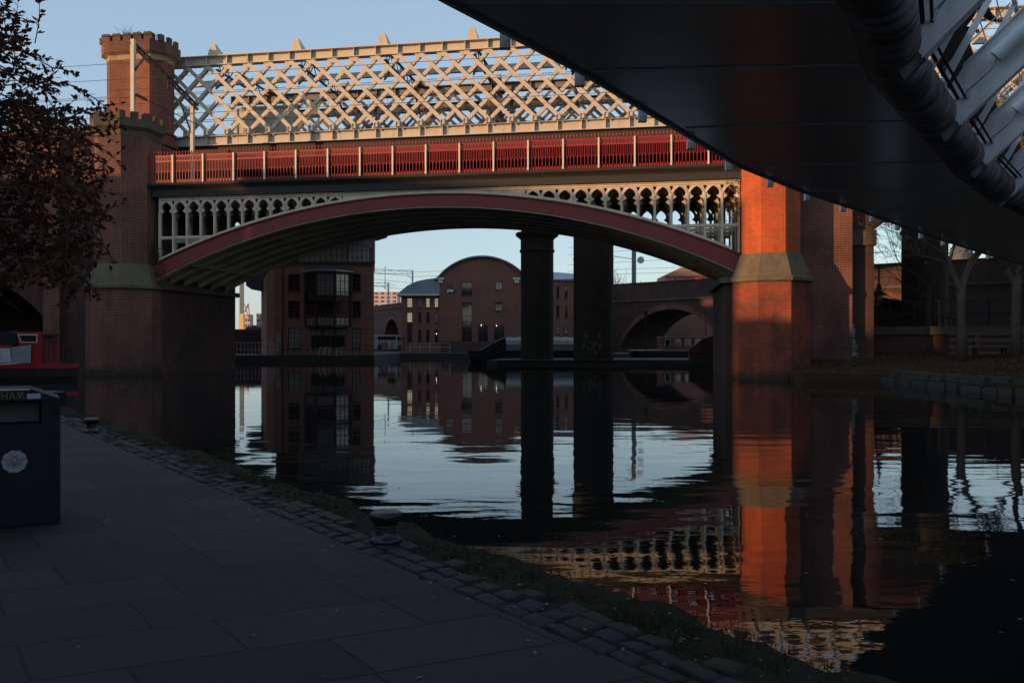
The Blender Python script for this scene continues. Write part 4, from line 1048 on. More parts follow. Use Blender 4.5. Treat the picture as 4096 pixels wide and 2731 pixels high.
# ================================================================== towpath furniture
def bollard(x, y, label):
    t = thing('mooring_bollard', label, 'bollard', (x, y, .45), 0, 'mooring bollards along the towpath edge')
    g = MB(); g.lathe([(.125,0),(.125,.02),(.10,.035),(.082,.07),(.08,.115),(.085,.13)], 28); g.build('stem', BLK, t, smooth=True)
    g = MB(); g.lathe([(.085,.13),(.10,.15),(.122,.175),(.128,.20),(.122,.222),(.10,.236),(.05,.245),(.0,.247)], 28); g.build('head', BLK, t, smooth=True)
    g = MB(); g.lathe([(.0805,.085),(.084,.09),(.084,.098),(.0805,.103)], 28); g.build('ring', BLKM, t, smooth=True)
    return t
bollard(-.985, 6.45, 'near black mushroom bollard beside the cobbles in the foreground')
bollard(-7.30, 14.35, 'far small black bollard by the water behind the litter bin')
# litter bin
bn = thing('litter_bin', 'square black litter bin with a pale bee emblem and green graffiti', 'litter bin', (-4.205, 6.88, .45), radians(30))
hw = .385
g = MB(); 
g.box(-hw, hw, .02, .55, 0, .86); g.box(-hw+.03,hw-.03,.04,.52,-.0,.02)
g.box(-hw, -hw+.10, .02, .55, .86, 1.06); g.box(hw-.13, hw, .02, .55, .86, 1.06); g.box(-hw+.1, hw-.13, .28, .55, .86, 1.06)
g.build('body', NAVY, bn)
g = MB(); g.xz([(-hw,1.062),(hw,1.062),(hw,1.07),(hw-.22,1.16),(-hw+.22,1.16),(-hw,1.07)], 0, .57); g.build('lid', NAVY, bn)
g = MB(); g.box(-hw+.2,hw-.22,-.004,.0,1.148,1.162); g.build('lid_edge', GREYM, bn)
g = MB(); g.box(-hw+.012, hw-.012, .0, .019, .02, .84); g.build('door', NAVY, bn)
for sx in (-hw-.006, hw-.03):
    g = MB(); g.box(sx, sx+.036, -.012, .03, .0, 1.05); g.build('corner_trim', NAVY, bn)
g = MB(); g.box(-hw+.12, hw-.15, .2, .27, .87, 1.05); g.build('slot_plate', plain('slot_grey', (.07,.075,.08), .5, dirt=.5, s=8), bn)
# emblem : cluster of lobes with a line-drawn bee
g = MB(); ex, ez = .055, .555
pts = []
for k in range(72):
    a = 2*pi*k/72; r = .084*(1+.13*abs(cos(a*5+.3))**.6) ; pts.append((ex + r*cos(a), ez + r*sin(a)))
g.xz(pts, -.004, -.001); em = g.build('emblem', plain('emblem_grey', (.30,.32,.33), .6, dirt=.1, s=20), bn)
g = MB()
def st(pl, w_=.0045, y=-.0065):
    for p, q in zip(pl[:-1], pl[1:]): g.bar((ex+p[0]*.86, y, ez+p[1]*.86), (ex+q[0]*.86, y, ez+q[1]*.86), w_, .003, (0,1,0))
for sx in (-1, 1):
    st([(sx*.012,.012),(sx*.04,.03),(sx*.075,.034),(sx*.085,.018),(sx*.06,.004),(sx*.014,.006)])
    st([(sx*.012,.0),(sx*.035,-.012),(sx*.062,-.018),(sx*.055,-.032),(sx*.03,-.028),(sx*.012,-.012)])
    st([(sx*.006,.045),(sx*.02,.06),(sx*.034,.062)])
    st([(sx*.012,-.03),(sx*.03,-.055)])
st([(-.014,.045),(.014,.045),(.016,.015),(.013,-.02),(.0,-.055),(-.013,-.02),(-.016,.015),(-.014,.045)])
for z in (-.005,-.02,-.034): st([(-.012,z),(.012,z)])
g.build('bee', LINEB, em, recalc=False)
# graffiti and sticker
g = MB()
def gs(pl, w_=.008):
    for p, q in zip(pl[:-1], pl[1:]): g.bar((p[0], -.0035, p[1]), (q[0], -.0035, q[1]), w_, .002, (0,1,0))
zb, zt = 1.072, 1.135
def GL(ch, x, w_):
    S = {'S':[[(1,.9),(.3,1),(0,.75),(.9,.35),(.8,.05),(0,0)]], 'H':[[(0,1),(.1,0)],[(.9,1),(.8,0)],[(.05,.5),(.9,.5)]], 'A':[[(0,0),(.45,1),(.9,0)],[(.1,.35),(.85,.4)]], 'M':[[(0,0),(.25,1),(.5,.1),(.75,1),(1.2,-.1)]]}[ch]
    for pl in S: gs([(x+w_*u, zb+(zt-zb)*v) for u, v in pl], .005)
for ch, x in (('S',-.085),('H',-.035),('A',.02),('M',.075)): GL(ch, x, .042)
g.build('graffiti', GRAF, bn, recalc=False)
g = MB(); g.box(.145,.245,-.0035,-.001,1.075,1.118); g.build('sticker', plain('sticker', (.36,.40,.46), .5, dirt=.05, s=5), bn)

# ================================================================== boats
def narrowboat(name, label, loc, rz, L, hullm, cabm, rib=None, cab=(.15,.85), wins=5, hc=1.5, roofm=None):
    t = thing(name, label, 'narrowboat', loc, rz)
    W_ = 1.02; g = MB()
    pl = [(-L/2,-W_*.5),(-L/2+.5,-W_*.95),(L/2-1.6,-W_),(L/2-.5,-W_*.6),(L/2,0),(L/2-.5,W_*.6),(L/2-1.6,W_),(-L/2+.5,W_*.95),(-L/2,W_*.5)]
    loft(g, [([(a*.96,b*.85) for a, b in pl], -.3), (pl, .35), (pl, .55)]); g.build('hull', hullm, t)
    g = MB(); g.xy([(a*1.002,b*1.02) for a, b in pl], .552, .60); g.build('gunwale', rib or hullm, t)
    x0, x1 = -L/2 + L*cab[0], -L/2 + L*cab[1]
    g = MB(); w1 = .82
    g.add([(x0,-w1,.6),(x1,-w1,.6),(x1,w1,.6),(x0,w1,.6),(x0,-w1*.9,hc),(x1,-w1*.9,hc),(x1,w1*.9,hc),(x0,w1*.9,hc)], [(0,3,2,1),(4,5,6,7),(0,1,5,4),(1,2,6,5),(2,3,7,6),(3,0,4,7)]); cb = g.build('cabin', cabm, t)
    g = MB(); g.xz([(x0-.1,hc),(x1+.1,hc),(x1+.1,hc+.05),(x0-.1,hc+.05)], -w1*.95, w1*.95); g.build('roof', roofm or GREYP, t)
    for i in range(wins):
        c = x0 + (x1-x0)*(i+.5)/wins
        f = MB(); f.box(c-.34,c+.34,-w1*.955-.012,-w1*.955+.03,.95,hc-.2); fo = f.build('window', POST, t)
        f = MB(); f.box(c-.29,c+.29,-w1*.955-.02,-w1*.955-.013,1.0,hc-.25); f.build('pane', GLASS, fo)
    return t
# red boat at the left edge
rb = thing('narrowboat', 'red canal boat with a white side panel moored below the left viaduct arch', 'boat', (-25.85, 44.6, 0), radians(-4))
g = MB(); pl = [(-7,-1.0),(1.0,-1.05),(1.8,-.8),(2.5,0),(1.8,.8),(1.0,1.05),(-7,1.0)]
loft(g, [([(a*.96,b*.8) for a, b in pl], -.3), (pl, .2), ([(a*1.02,b*1.0) for a, b in pl], .62)]); g.build('hull', BLK, rb)
g = MB(); g.xy([(a*1.03,b*1.03) for a, b in pl], .622, .85); g.build('gunwale', BOATRED, rb)
g = MB(); g.add([(-.1,-.75,.852),(.95,-.75,.852),(.95,.75,.852),(-.1,.75,.852),(-.45,-.7,2.55),(.95,-.7,2.55),(.95,.7,2.55),(-.45,.7,2.55)], [(0,3,2,1),(4,5,6,7),(0,1,5,4),(1,2,6,5),(2,3,7,6),(3,0,4,7)]); wh = g.build('wheelhouse', BOATRED, rb)
g = MB(); g.xz([(-.32,2.42),(.75,2.42),(.75,1.98),(-.15,1.98)], -.765, -.752); g.build('window_frame', POST, wh)
g = MB(); g.xz([(-.27,2.38),(.71,2.38),(.71,2.02),(-.11,2.02)], -.772, -.766); g.build('window_pane', GLASS, wh)
g = MB(); g.add([(-6.8,-.8,.852),(-.55,-.8,.852),(-.55,.8,.852),(-6.8,.8,.852),(-6.8,-.72,1.85),(-.75,-.72,1.85),(-.75,.72,1.85),(-6.8,.72,1.85)], [(0,3,2,1),(4,5,6,7),(0,1,5,4),(1,2,6,5),(2,3,7,6),(3,0,4,7)]); g.build('cabin', BOATRED, rb)
g = MB(); g.xz([(-6.6,.92),(-.62,.92),(-.7,1.68),(-6.6,1.68)], -.83, -.80); g.build('white_panel', BOATWH, rb)
g = MB()
rq = random.Random(3)
for z in (1.50, 1.43): 
    for i in range(7): g.box(-1.75+i*.08,-1.75+i*.08+.055,-.836,-.831,z,z+.03)
for z in (1.27, 1.18, 1.09):
    for i in range(9): g.box(-1.85+i*.085,-1.85+i*.085+.06,-.836,-.831,z,z+.035)
g.build('lettering', LINEB, rb)
g = MB(); g.add([(-.55,-.86,.86),(.45,-.84,.9),(.45,-.84,1.86),(-.62,-.86,1.74)], [(0,1,2,3)]); g.add([(-.55,-.83,.86),(.45,-.81,.9),(.45,-.81,1.86),(-.62,-.83,1.74)], [(3,2,1,0)]); g.build('side_door', GREYP, rb)
g = MB(); g.xz([(-6.8,1.86),(-.5,1.86),(-.6,2.45),(-1.0,2.6),(-6.8,2.6)], -.6, .6); g.build('canopy', GLASS, rb)
g = MB()
for x in (1.05, 1.3, 1.6): g.box(x-.03,x+.03,-.7,-.64,.85,2.4)
g.box(2.0,2.05,-.5,-.45,.85,1.85); g.box(2.35,2.4,-.3,-.25,.85,1.75); g.bar((2.0,-.47,1.85),(2.38,-.28,1.72),.05,.05); g.box(.96,1.65,-.72,.72,2.36,2.44)
g.build('hand_rail', BLKM, rb)
# dark boat moored along the towpath, its end showing behind the bin
db = thing('narrowboat', 'black canal boat end with pale rings behind the litter bin', 'boat', (-15.6, 21.9, 0), radians(8))
g = MB(); pl = [(-5,-.95),(1.5,-.95),(3.0,-.6),(3.5,0),(3.0,.6),(1.5,.95),(-5,.95)]
loft(g, [([(a*.95,b*.8) for a, b in pl], -.3), (pl, .3), ([(a*1.02,b) for a, b in pl], .66)]); g.build('hull', BLK, db)
g = MB(); g.add([(-4.8,-.8,.66),(.8,-.8,.66),(.8,.8,.66),(-4.8,.8,.66),(-4.8,-.7,1.30),(1.3,-.62,1.30),(1.3,.62,1.30),(-4.8,.7,1.30)], [(0,3,2,1),(0,1,5,4),(1,2,6,5),(2,3,7,6),(3,0,4,7),(4,5,6,7)]); g.build('cabin', BLK, db)
g = MB(); g.xz([(-4.9,1.302),(1.35,1.302),(2.0,1.40),(2.0,1.43),(1.2,1.36),(-4.9,1.35)], -.72, .72); g.build('roof', GREYM, db)
g = MB()
for z in (1.02, .85):
    prev = None
    for k in range(17):
        a = 2*pi*k/16; q = (.55 + .07*cos(a), -.815+.02, z+.07*sin(a))
        if prev: g.bar(prev, q, .02, .02, (0,1,0))
        prev = q
g.bar((.48,-.79,1.18),(.62,-.79,1.2),.03,.03,(0,1,0))
g.build('lettering', GREYP, db)
# far red narrowboat seen under the arch, and the two tarpaulined barges
narrowboat('narrowboat', 'long red narrowboat with cream window frames beyond the quay under the arch', (18.6, 92.2, .55), radians(14), 11.5, BLK, plain('boat_maroon',(.14,.015,.02),.5,dirt=.2), POST, (.3,.93), 6, 2.0, BOATWH)
tb_ = thing('covered_barge', 'black barge under a ribbed grey tarpaulin behind the iron columns', 'boat', (3.0, 88.0, 0), radians(6))
g = MB(); pl = [(-7.6,0),(-6.6,-1.5),(-5,-2.0),(7,-2.0),(7.6,0),(7,2.0),(-5,2.0),(-6.6,1.5)]
loft(g, [([(a*.95,b*.8) for a, b in pl], -.3), (pl, .5), ([(a*1.02,b*1.05) for a, b in pl], 1.15)]); g.build('hull', BLKM, tb_)
g = MB(); secs = []
for i in range(22):
    x = -3.8 + i*.5; rgh = .05*(i % 2); k = [(x, 2.05*cos(pi*j/8), 1.15 + (1.35+rgh)*sin(pi*j/8)**.8) for j in range(9)]; secs.append(k)
for a, b in zip(secs[:-1], secs[1:]):
    for j in range(8): g.quad(a[j], b[j], b[j+1], a[j+1])
g.add(secs[0], [tuple(range(9))]); g.add(secs[-1], [tuple(range(9))])
g.build('tarpaulin', TARP, tb_)
g = MB(); g.xz([(-6.4,1.15),(-3.8,1.15),(-3.8,2.5),(-5.2,1.9)], -1.2, 1.2); g.build('bow_cover', BLKM, tb_)

# ================================================================== brick apartment block on the quay
ap = thing('apartment_block', 'dark red brick apartment block with a curved glazed bay, seen left under the arch', 'building', (-27.6, 90.0, 1.0), 0)
I = Matrix()
def az(y_px, D=90.0): return 2 + (1362-y_px)/3306*D - 1.0
def axx(px, D=90.0): return (px-2048)/3306*D + 27.6
g = MB(); wz = [(az(1158),az(1088)),(az(1263),az(1197)),(az(1385),az(1305))]
wl = (axx(1152), axx(1200)); wr = (axx(1408), axx(1443))
holes = [(a, b, z0, z1) for a, b in (wl, wr) for z0, z1 in wz]
XL, XR = axx(1095), axx(1496)
facade(g, XL, XR, -1, az(1045), holes)
g.quad((XR,0,-1),(XR-2.6,12,-1),(XR-2.6,12,az(945)),(XR,0,az(945)))
# left chamfer + dark side
xc1, xc2 = axx(1060), axx(1030)
g.quad((XL,0,-1),(xc1,.6,-1),(xc1,.6,az(1090)),(XL,0,az(1045))); g.quad((xc1,.6,-1),(xc2-.5,3,-1),(xc2-.5,3,az(1115)),(xc1,.6,az(1090))); g.quad((xc2-.5,3,-1),(xc2-.5,12,-1),(xc2-.5,12,az(1115)),(xc2-.5,3,az(1115)))
g.box(XL+.2, XR-1.8, .8, 11.5, az(1045), az(940)); g.box(XR-1.8, XR-.3, .8, 1.4, az(1045), az(940)); g.box(XR-.45, XR, -.02, .8, az(1045), az(940))
g.build('wall', BR_APT, ap, recalc=False)
g = MB(); 
for zpx in (1057, 1098, 1165, 1205, 1268, 1308, 1328, 1348):
    z = az(zpx)
    segs = [(XL, wl[0]-.1), (wl[1]+.1, axx(1222)), (axx(1402), wr[0]-.08), (wr[1]+.08, XR)]
    for a, b in segs: 
        if b > a: g.box(a, b, -.02, .0, z-.035, z+.035)
for zpx in range(1080, 1390, 15):
    z = az(zpx); g.bar((XL-.08,.1,z),(xc1+.05,.56,z),.04,.06)
g.build('stone_bands', plain('band_tan', (.22,.15,.12), .9, dirt=.2), ap)
g = MB(); g.box(XL-.2, XR+.1, -.25, .05, az(1048), az(1040)); g.build('string_course', STONE_D, ap)
FRM = plain('frame_dark', (.10,.05,.045), .6, dirt=.1)
for a, b in (wl, wr):
    for wi, (z0, z1) in enumerate(wz): window(ap, I, a, b, z0, z1, .1, 2, 4, FRM, GLASS_SKY if wi == 2 else GLASS, .08, STONE_D)
# upper glazed storey: angled bays
def seg(M): return M
za, zb_ = az(1045)+.05, az(955)
x0, x1, x2 = axx(1190), axx(1388), axx(1486)
window(ap, I, x0, x1, za, zb_, .3, 9, 3, FRM, GLASS_SKY, .08)
window(ap, I, x1+.08, x2, za-.15, zb_+.3, -.05, 5, 4, FRM, GLASS_SKY, .07)
window(ap, I, axx(1100), x0-.1, za, zb_, .3, 4, 3, FRM, GLASS, .08)
# roof with swept eaves
g = MB(); ez = az(948)
g.xz([(XL-1.5,ez),(XR,ez),(XR+1.15,ez+.35),(XR+1.25,ez+.85),(XR+.9,ez+1.1),(XL-1.5,ez+1.1)], -1.2, 2.0); g.build('roof', SLATE, ap)
g = MB(); g.xz([(xc2-1.9,az(1130)),(xc2-1.3,az(1146)),(xc2,az(1152)),(xc2+.6,az(1152)),(xc2+.6,az(1060)),(xc2-1.3,az(1060)),(xc2-1.9,az(1100))], 2.0, 12); g.build('lower_roof', SLATE, ap)
g = MB(); g.xz([(axx(1385),az(953)),(axx(1487),az(985)),(axx(1487),az(948)),(axx(1385),az(948))], -.3, .0); g.build('fascia', GREYM, ap)
# canted bay
bx0, bx1 = axx(1222), axx(1402); bc = (bx0+bx1)/2; c1, c2 = axx(1283), axx(1345); dp = 1.5
bay = MB(); pl = [(bx0,0),(c1-.2,-dp),(c2+.2,-dp),(bx1,0)]
bz0, bz1 = az(1300), az(1078)
for z0, z1 in ((bz0-.1, bz0+.12), (az(1262),az(1255)), (az(1198),az(1178)), (bz1-.35,bz1)):
    bay.xy(pl+[(bx1,.02),(bx0,.02)], z0, z1)
for x, y in pl: bay.box(x-.13, x+.13, y-.1+.1*(y==0)*0, y+.13, bz0, bz1)
by = bay.build('bay', plain('bay_frame', (.10,.025,.02), .6, dirt=.2), ap)
def bayface(p, q, z0, z1, nx, nz, gm):
    p = Vector((*p,0)); q = Vector((*q,0)); d = q-p; M = Matrix.Translation(p) @ Matrix.Rotation(atan2(d.y, d.x), 4, 'Z')
    window(ap, M, .14, d.length-.14, z0, z1, .02, nx, nz, FRM, gm, .07)
for (p, q, nx) in ((pl[0],pl[1],3),(pl[1],pl[2],4),(pl[2],pl[3],3)):
    bayface(p, q, az(1178), bz1-.36, nx, 3, GLASS if nx == 3 else GLASS_SKY)
    bayface(p, q, az(1255), az(1200), nx, 3, GLASS); bayface(p, q, bz0+.13, az(1263), nx, 2, GLASS_SKY)
g = MB(); g.add([(bx0-.3,0,bz1),(c1-.35,-dp-.35,bz1),(c2+.35,-dp-.35,bz1),(bx1+.3,0,bz1),(bc-.9,0,bz1+.75),(bc+.9,0,bz1+.75)], [(0,1,4),(1,2,5,4),(2,3,5),(0,3,2,1),(0,4,5,3)]); g.build('bay_roof', SLATE, ap)
g = MB(); g.xy([(bx0-.35,0),(c1-.4,-dp-.4),(c2+.4,-dp-.4),(bx1+.35,0)], bz1-.12, bz1-.003); g.build('bay_gutter', GREYM, ap)
g = MB(); dpb = 2.3; zb1 = az(1198)
plb = [(bx0-.1,0),(bx0+.6,-1.5),(bc-.8,-dpb),(bc+.8,-dpb),(bx1-.6,-1.5),(bx1+.1,0)]
g.xy(plb, zb1-.12, zb1)
for p, q in zip(plb[:-1], plb[1:]):
    g.bar((*p,zb1+1.0),(*q,zb1+1.0),.04,.04); n = 8
    for k in range(n+1): u = k/n; x = p[0]*(1-u)+q[0]*u; y = p[1]*(1-u)+q[1]*u; g.box(x-.012,x+.012,y-.012,y+.012,zb1,zb1+1.0)
g.build('balcony', BLKM, ap)
for i in range(3): window(ap, I, axx(1245)+i*1.35, axx(1245)+i*1.35+1.2, az(1335), az(1308), -.2, 2, 2, FRM, GLASS_SKY, .07)
window(ap, I, axx(1245), axx(1380), az(1385), az(1337), -.15, 7, 1, FRM, GLASS, .07, name='door')
window(ap, I, axx(1100), axx(1128), az(1365), az(1318), -.08, 1, 1, FRM, GLASS_SKY, .07, name='door')
g = MB(); g.tube([(axx(1132), -.08, -1),(axx(1132), -.08, az(1060))], .06, 6); g.build('downpipe', BLKM, ap)

# ================================================================== hostel with barrel roof
DH = 113.0
def hz(y_px, D=DH): return 2 + (1362-y_px)/3306*D - 1.3
def hx(px, D=DH): return (px-2048)/3306*D + 11
ho = thing('hostel', 'brick hostel with a barrel roof and green sign, centre under the arch', 'building', (-11, DH, 1.3), 0)
gx0, gx1 = hx(1758), hx(2100); gm = (gx0+gx1)/2; R_h = (gx1-gx0)/2+.35
zs = hz(1110); zc = hz(1022)
def roofz(x): 
    ri = zc - zs; R = (R_h**2 + ri**2)/(2*ri); return zc - R + sqrt(max(0, R*R - (x-gm)**2))
wins = [(hx(1846),hx(1888),hz(1175),hz(1122),2,2,GLASS),(hx(1981),hx(2009),hz(1152),hz(1119),2,1,GLASS_SKY),(hx(1846),hx(1888),hz(1362),hz(1204),2,6,GLASS),
        (hx(1981),hx(2009),hz(1236),hz(1201),2,1,GLASS),(hx(1912),hx(1952),hz(1362),hz(1292),2,2,GLASS),(hx(1975),hx(2018),hz(1356),hz(1292),2,2,GLASS)]
g = MB(); facade(g, gx0, gx1, -1.5, zs, [q[:4] for q in wins])
n = 28
for i in range(n):
    a = gx0+(gx1-gx0)*i/n; b = gx0+(gx1-gx0)*(i+1)/n; g.quad((a,0,zs),(b,0,zs),(b,0,roofz(b)),(a,0,roofz(a)))
g.quad((gx0,0,-1.5),(gx0,20,-1.5),(gx0,20,zs),(gx0,0,zs)); g.quad((gx1,0,-1.5),(gx1,20,-1.5),(gx1,20,zs),(gx1,0,zs))
g.build('wall', BR_FAR, ho, recalc=False)
g = MB(); g.box(gx0-.02, gx1, -.03, -.002, -1.5, hz(1358)); g.build('plinth', plain('plinth_dark',(.09,.045,.04),.9), ho)
for q in wins: window(ho, I, *q[:4], .14, q[4], q[5], FRM, q[6], .07, STONE_D)
g = MB(); rp = []
for i in range(n+1): x = gm-R_h-.35 + (2*R_h+.7)*i/n; rp.append((x, roofz(max(min(x,gm+R_h),gm-R_h)) - (.2 if i in (0,n) else 0)))
for (a, za_), (b, zb2) in zip(rp[:-1], rp[1:]): g.xz([(a,za_),(b,zb2),(b,zb2+.2),(a,za_+.2)], -.45, 24)
g.build('roof', ROOFM, ho)
for px in (1762, 2066):
    g = MB(); g.box(hx(px)-.5, hx(px)+.5, -.35, -.004, hz(1112), hz(1104)); g.box(hx(px)-.3, hx(px)+.35, -.25, -.004, hz(1125), hz(1112.5)); g.build('corbel', POST, ho)
g = MB(); sx, sz = hx(1801), hz(1150)
g.xz([(sx-.62,sz-.52),(sx+.62,sz-.52),(sx+.62,sz-.1),(sx+.25,sz+.15),(sx+.28,sz+.62),(sx-.28,sz+.62),(sx-.25,sz+.15),(sx-.62,sz-.1)], -.12, -.01); sg = g.build('sign', SIGNG, ho)
def text(s, loc, size, mat, parent, rot=(pi/2,0,0), ext=.01, align='CENTER', name='lettering', bold=0):
    cu = bpy.data.curves.new(name, 'FONT'); cu.body = s; cu.size = size; cu.extrude = ext; cu.align_x = align; cu.offset = bold
    o = bpy.data.objects.new(name, cu); col.objects.link(o)
    dg = bpy.context.evaluated_depsgraph_get(); me = bpy.data.meshes.new_from_object(o.evaluated_get(dg)); bpy.data.objects.remove(o)
    me.materials.clear(); me.materials.append(mat)
    o = bpy.data.objects.new(name, me); col.objects.link(o); o.location = loc; o.rotation_euler = rot
    if parent: o.parent = parent
    return o
text('yha', (sx, -.14, sz-.36), .62, LETW, sg, bold=.02)
# left wing with smaller barrel roof
wx0, wx1 = hx(1603), gx0
g = MB(); ze = hz(1172)
cols = [(1627,1648,3),(1670,1685,2),(1703,1718,2),(1737,1752,2)]; rws = [((1222,1185)),((1282,1243)),((1362,1312))]
hl = []
for ci, (a, b, nx) in enumerate(cols):
    for ri, (lo, hi) in enumerate(rws):
        if ci == 0 and ri == 2: hl.append((hx(a),hx(b),hz(1362),hz(1290),2,4,GLASS)); continue
        gmm = WINSKY if (ri == 0 and ci != 1) or (ci == 0 and ri == 1) else (GLASS_SKY if (ci, ri) in ((1,0),(3,1)) else GLASS)
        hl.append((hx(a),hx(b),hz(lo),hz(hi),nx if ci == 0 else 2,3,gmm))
facade(g, wx0, wx1-.01, -1.5, ze, [q[:4] for q in hl], y=.3)
g.quad((wx0,.3,-1.5),(wx0,18,-1.5),(wx0,18,ze),(wx0,.3,ze))
g.build('wing_wall', BR_FAR, ho, recalc=False)
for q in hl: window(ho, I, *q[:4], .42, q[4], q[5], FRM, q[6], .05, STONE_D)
g = MB(); prf = [(wx0-.6,ze-.1),(wx0-.2,ze+.35),(wx0+.9,ze+1.25),(wx0+2.2,ze+1.85),(wx0+3.4,ze+2.1),(wx1,ze+2.35),(wx1,ze)]
g.xz(prf, .0, 16); g.build('wing_roof', ROOFM, ho)
g = MB(); g.box(wx0-.5, wx1-.05, -.25, -.005, ze-.12, ze+.08); g.build('wing_gutter', POST, ho)
# right wing, stepping back
rx0, rx1 = hx(2100)+.01, hx(2330)
hr = [(hx(a),hx(b),hz(lo),hz(hi),1,2,gg) for (a, b) in ((2226,2238),(2260,2272)) for lo, hi, gg in ((1185,1138,GLASS),(1262,1215,GLASS),(1328,1298,GLASS_SKY))]
g = MB(); facade(g, rx0, rx1, -1.5, hz(1108), [q[:4] for q in hr], y=.5); g.quad((rx1,.5,-1.5),(rx1,14,-1.5),(rx1,14,hz(1108)),(rx1,.5,hz(1108))); g.build('wing_wall', BR_FAR, ho, recalc=False)
for q in hr: window(ho, I, *q[:4], .6, q[4], q[5], FRM, q[6], .06, STONE_D)
g = MB(); g.add([(rx0,.2,hz(1108)),(rx1+.4,.2,hz(1118)),(rx1+.4,12,hz(1118)),(rx0,12,hz(1108)),(rx0,5,hz(1060)),(rx1+.4,5,hz(1078))], [(0,1,5,4),(4,5,2,3),(0,4,3),(1,2,5),(0,3,2,1)]); g.build('wing_roof', ROOFM, ho)
g = MB()
for px, py in ((1925,1294),(1986,1296),(1746,1328)): g.lathe([(.001,0),(.05,.03),(.05,.08),(.001,.11)], 8, (0,0)) if False else g.box(hx(px)-.04, hx(px)+.04, -.12, -.04, hz(py)-.04, hz(py)+.04)
g.build('wall_lamp', LAMPW, ho)
# ================================================================== far brick viaduct, in bays
def bay(label, p, q, z, ops, parapet=1.0, th=7, lower=False, brk=BR_VIA):
    p = Vector(p); q = Vector(q); d = q-p; L = d.length; rz = atan2(d.y, d.x)
    t = thing('brick_viaduct', label, 'viaduct', (p.x, p.y, 0), rz)
    g = MB(); archwall(g, 0, L, .4, z-parapet, 0, th, [(a*L, b*L, s, r) for a, b, s, r in ops]); g.build('arcade_wall', brk, t, recalc=False)
    g = MB(); g.box(0, L, -.18, th+.18, z-parapet+.002, z-parapet+.28); g.build('string_course', STONE_D, t)
    g = MB(); g.box(0, L, -.02, .5, z-parapet+.285, z-.12); g.box(0, L, -.1, .6, z-.118, z); g.build('parapet', brk, t)
    g = MB()
    for a, b, s, r in ops:
        h = (b-a)*L/2; R = (h*h+r*r)/(2*r); c = (a+b)/2*L; n = 20
        for k in range(n):
            x0 = c-h + 2*h*k/n; x1 = c-h+2*h*(k+1)/n; zz = lambda x: s + r - R + sqrt(max(R*R-(x-c)**2, 0))
            g.xz([(x0,zz(x0)),(x1,zz(x1)),(x1,zz(x1)+.7),(x0,zz(x0)+.7)], -.06, -.004)
    if ops: g.build('arch_ring', BR_PIERD, t)
    return t
bay('distant brick viaduct bay with a round dark arch left of the hostel', (-42,206), (-21.5,164.5), 10, [(.30,.48,2.5,3.6),(.72,.94,2.6,4.2)])
bay('brick viaduct behind the hostel roof', (-21.5,164.5), (9,126), 9.4, [])
bay('dark brick viaduct with a wide low arch, right of the wide column', (9.5,122), (27,104), 10.2, [(.32,1.0,1.2,5.2)], 2.6, 9, brk=BR_SHADE)
bay('brick viaduct continuing behind the sunlit pier', (27,104), (38.3,86.5), 10.2, [(.1,.8,3.4,3.4)], 2.6, brk=BR_SHADE)
bay('brick viaduct bay behind the bare trees with a low arch onto sunlit walls', (38.3,86.5), (62,68), 10.2, [(-.16,.18,2.2,4.4),(.48,.62,3.0,2.2)], 2.6, brk=BR_SHADE)
# inner brick wall seen through the low arch
t = tag(MB().box(16, 44, 128, 130, 0, 8).build('garden_wall', BR_FAR), 'plain brick wall seen through the wide low arch', 'wall')
# sunlit museum wall seen through the far right arch
mu = thing('museum_wall', 'orange sunlit museum wall with pale lettering seen through the arch at right', 'building', (42, 104, 1), radians(-30))
g = MB(); g.box(-8, 12, 0, 3, 0, 6.2); g.build('wall', plain('museum_brick', (.50,.20,.10), .8, dirt=.3), mu)
g = MB(); g.box(-8,12,-.08,-.003,2.9,3.15); g.box(-8,12,-.08,-.003,4.0,4.2); g.build('bands', POST, mu)
text('MUSEUM OF S', (3.2,-.06,1.95), .9, LETW, mu, align='CENTER')

# gantries and wires of the far railway
def gantry(label, x, y, z0, h, span, rz):
    t = thing('line_gantry', label, 'gantry', (x, y, z0), rz)
    g = MB(); g.box(-.16,.16,-.16,.16,0,h); g.build('mast', GREYM, t)
    g = MB()
    for dz in (0,-.7): g.box(-span, 0, -.06,.06,h+dz-.05,h+dz+.05)
    n = int(span/.7)
    for k in range(n): g.bar((-span+span*k/n,0,h-(.7 if k%2 else 0)),(-span+span*(k+1)/n,0,h-(0 if k%2 else .7)),.05,.05)
    g.bar((0,0,h-1.8),(-1.3,0,h-.7),.1,.1); g.build('truss_beam', GREYM, t)
    g = MB()
    for x_ in (-span*.35, -span*.7): g.box(x_-.05,x_+.05,-.05,.05,h-3.8,h+.9); g.bar((x_,0,h-2.4),(x_+2.2,0,h-3.0),.04,.04); g.bar((x_,0,h-3.1),(x_+2.2,0,h-3.1),.04,.04)
    g.build('registration_arm', BLKM, t); return t
gantry('taller lattice overhead gantry reaching left of the hostel', -20.2, 168, 9.6, 7.0, 16, radians(0))
gantry('lower lattice overhead gantry beside the taller one', -26.6, 178, 9.6, 5.2, 12, radians(0))
sg2 = thing('signal_gantry', 'dark beam gantry with two round signals right of the wide column', 'gantry', (17.4, 118, 8.6), radians(-3))
g = MB(); g.box(-.3,.3,-.25,.25,0,9.4); g.build('mast', GREYC, sg2)
g = MB(); g.bar((0,0,9.3),(-9,0,9.9),.5,.45); g.bar((-.1,0,7.6),(-1.3,0,9.0),.15,.15); g.build('beam', GREYC, sg2)
for z in (7.7, 5.1):
    g = MB(M=Matrix.Translation((.95,-.2,z)) @ Matrix.Rotation(pi/2,4,'X')); g.lathe([(.5,-.1),(.5,.1)], 20); g.box(-.5,.0,-.06,.06,-.05,.05); g.build('round_signal', GREYM, sg2)
g = MB()
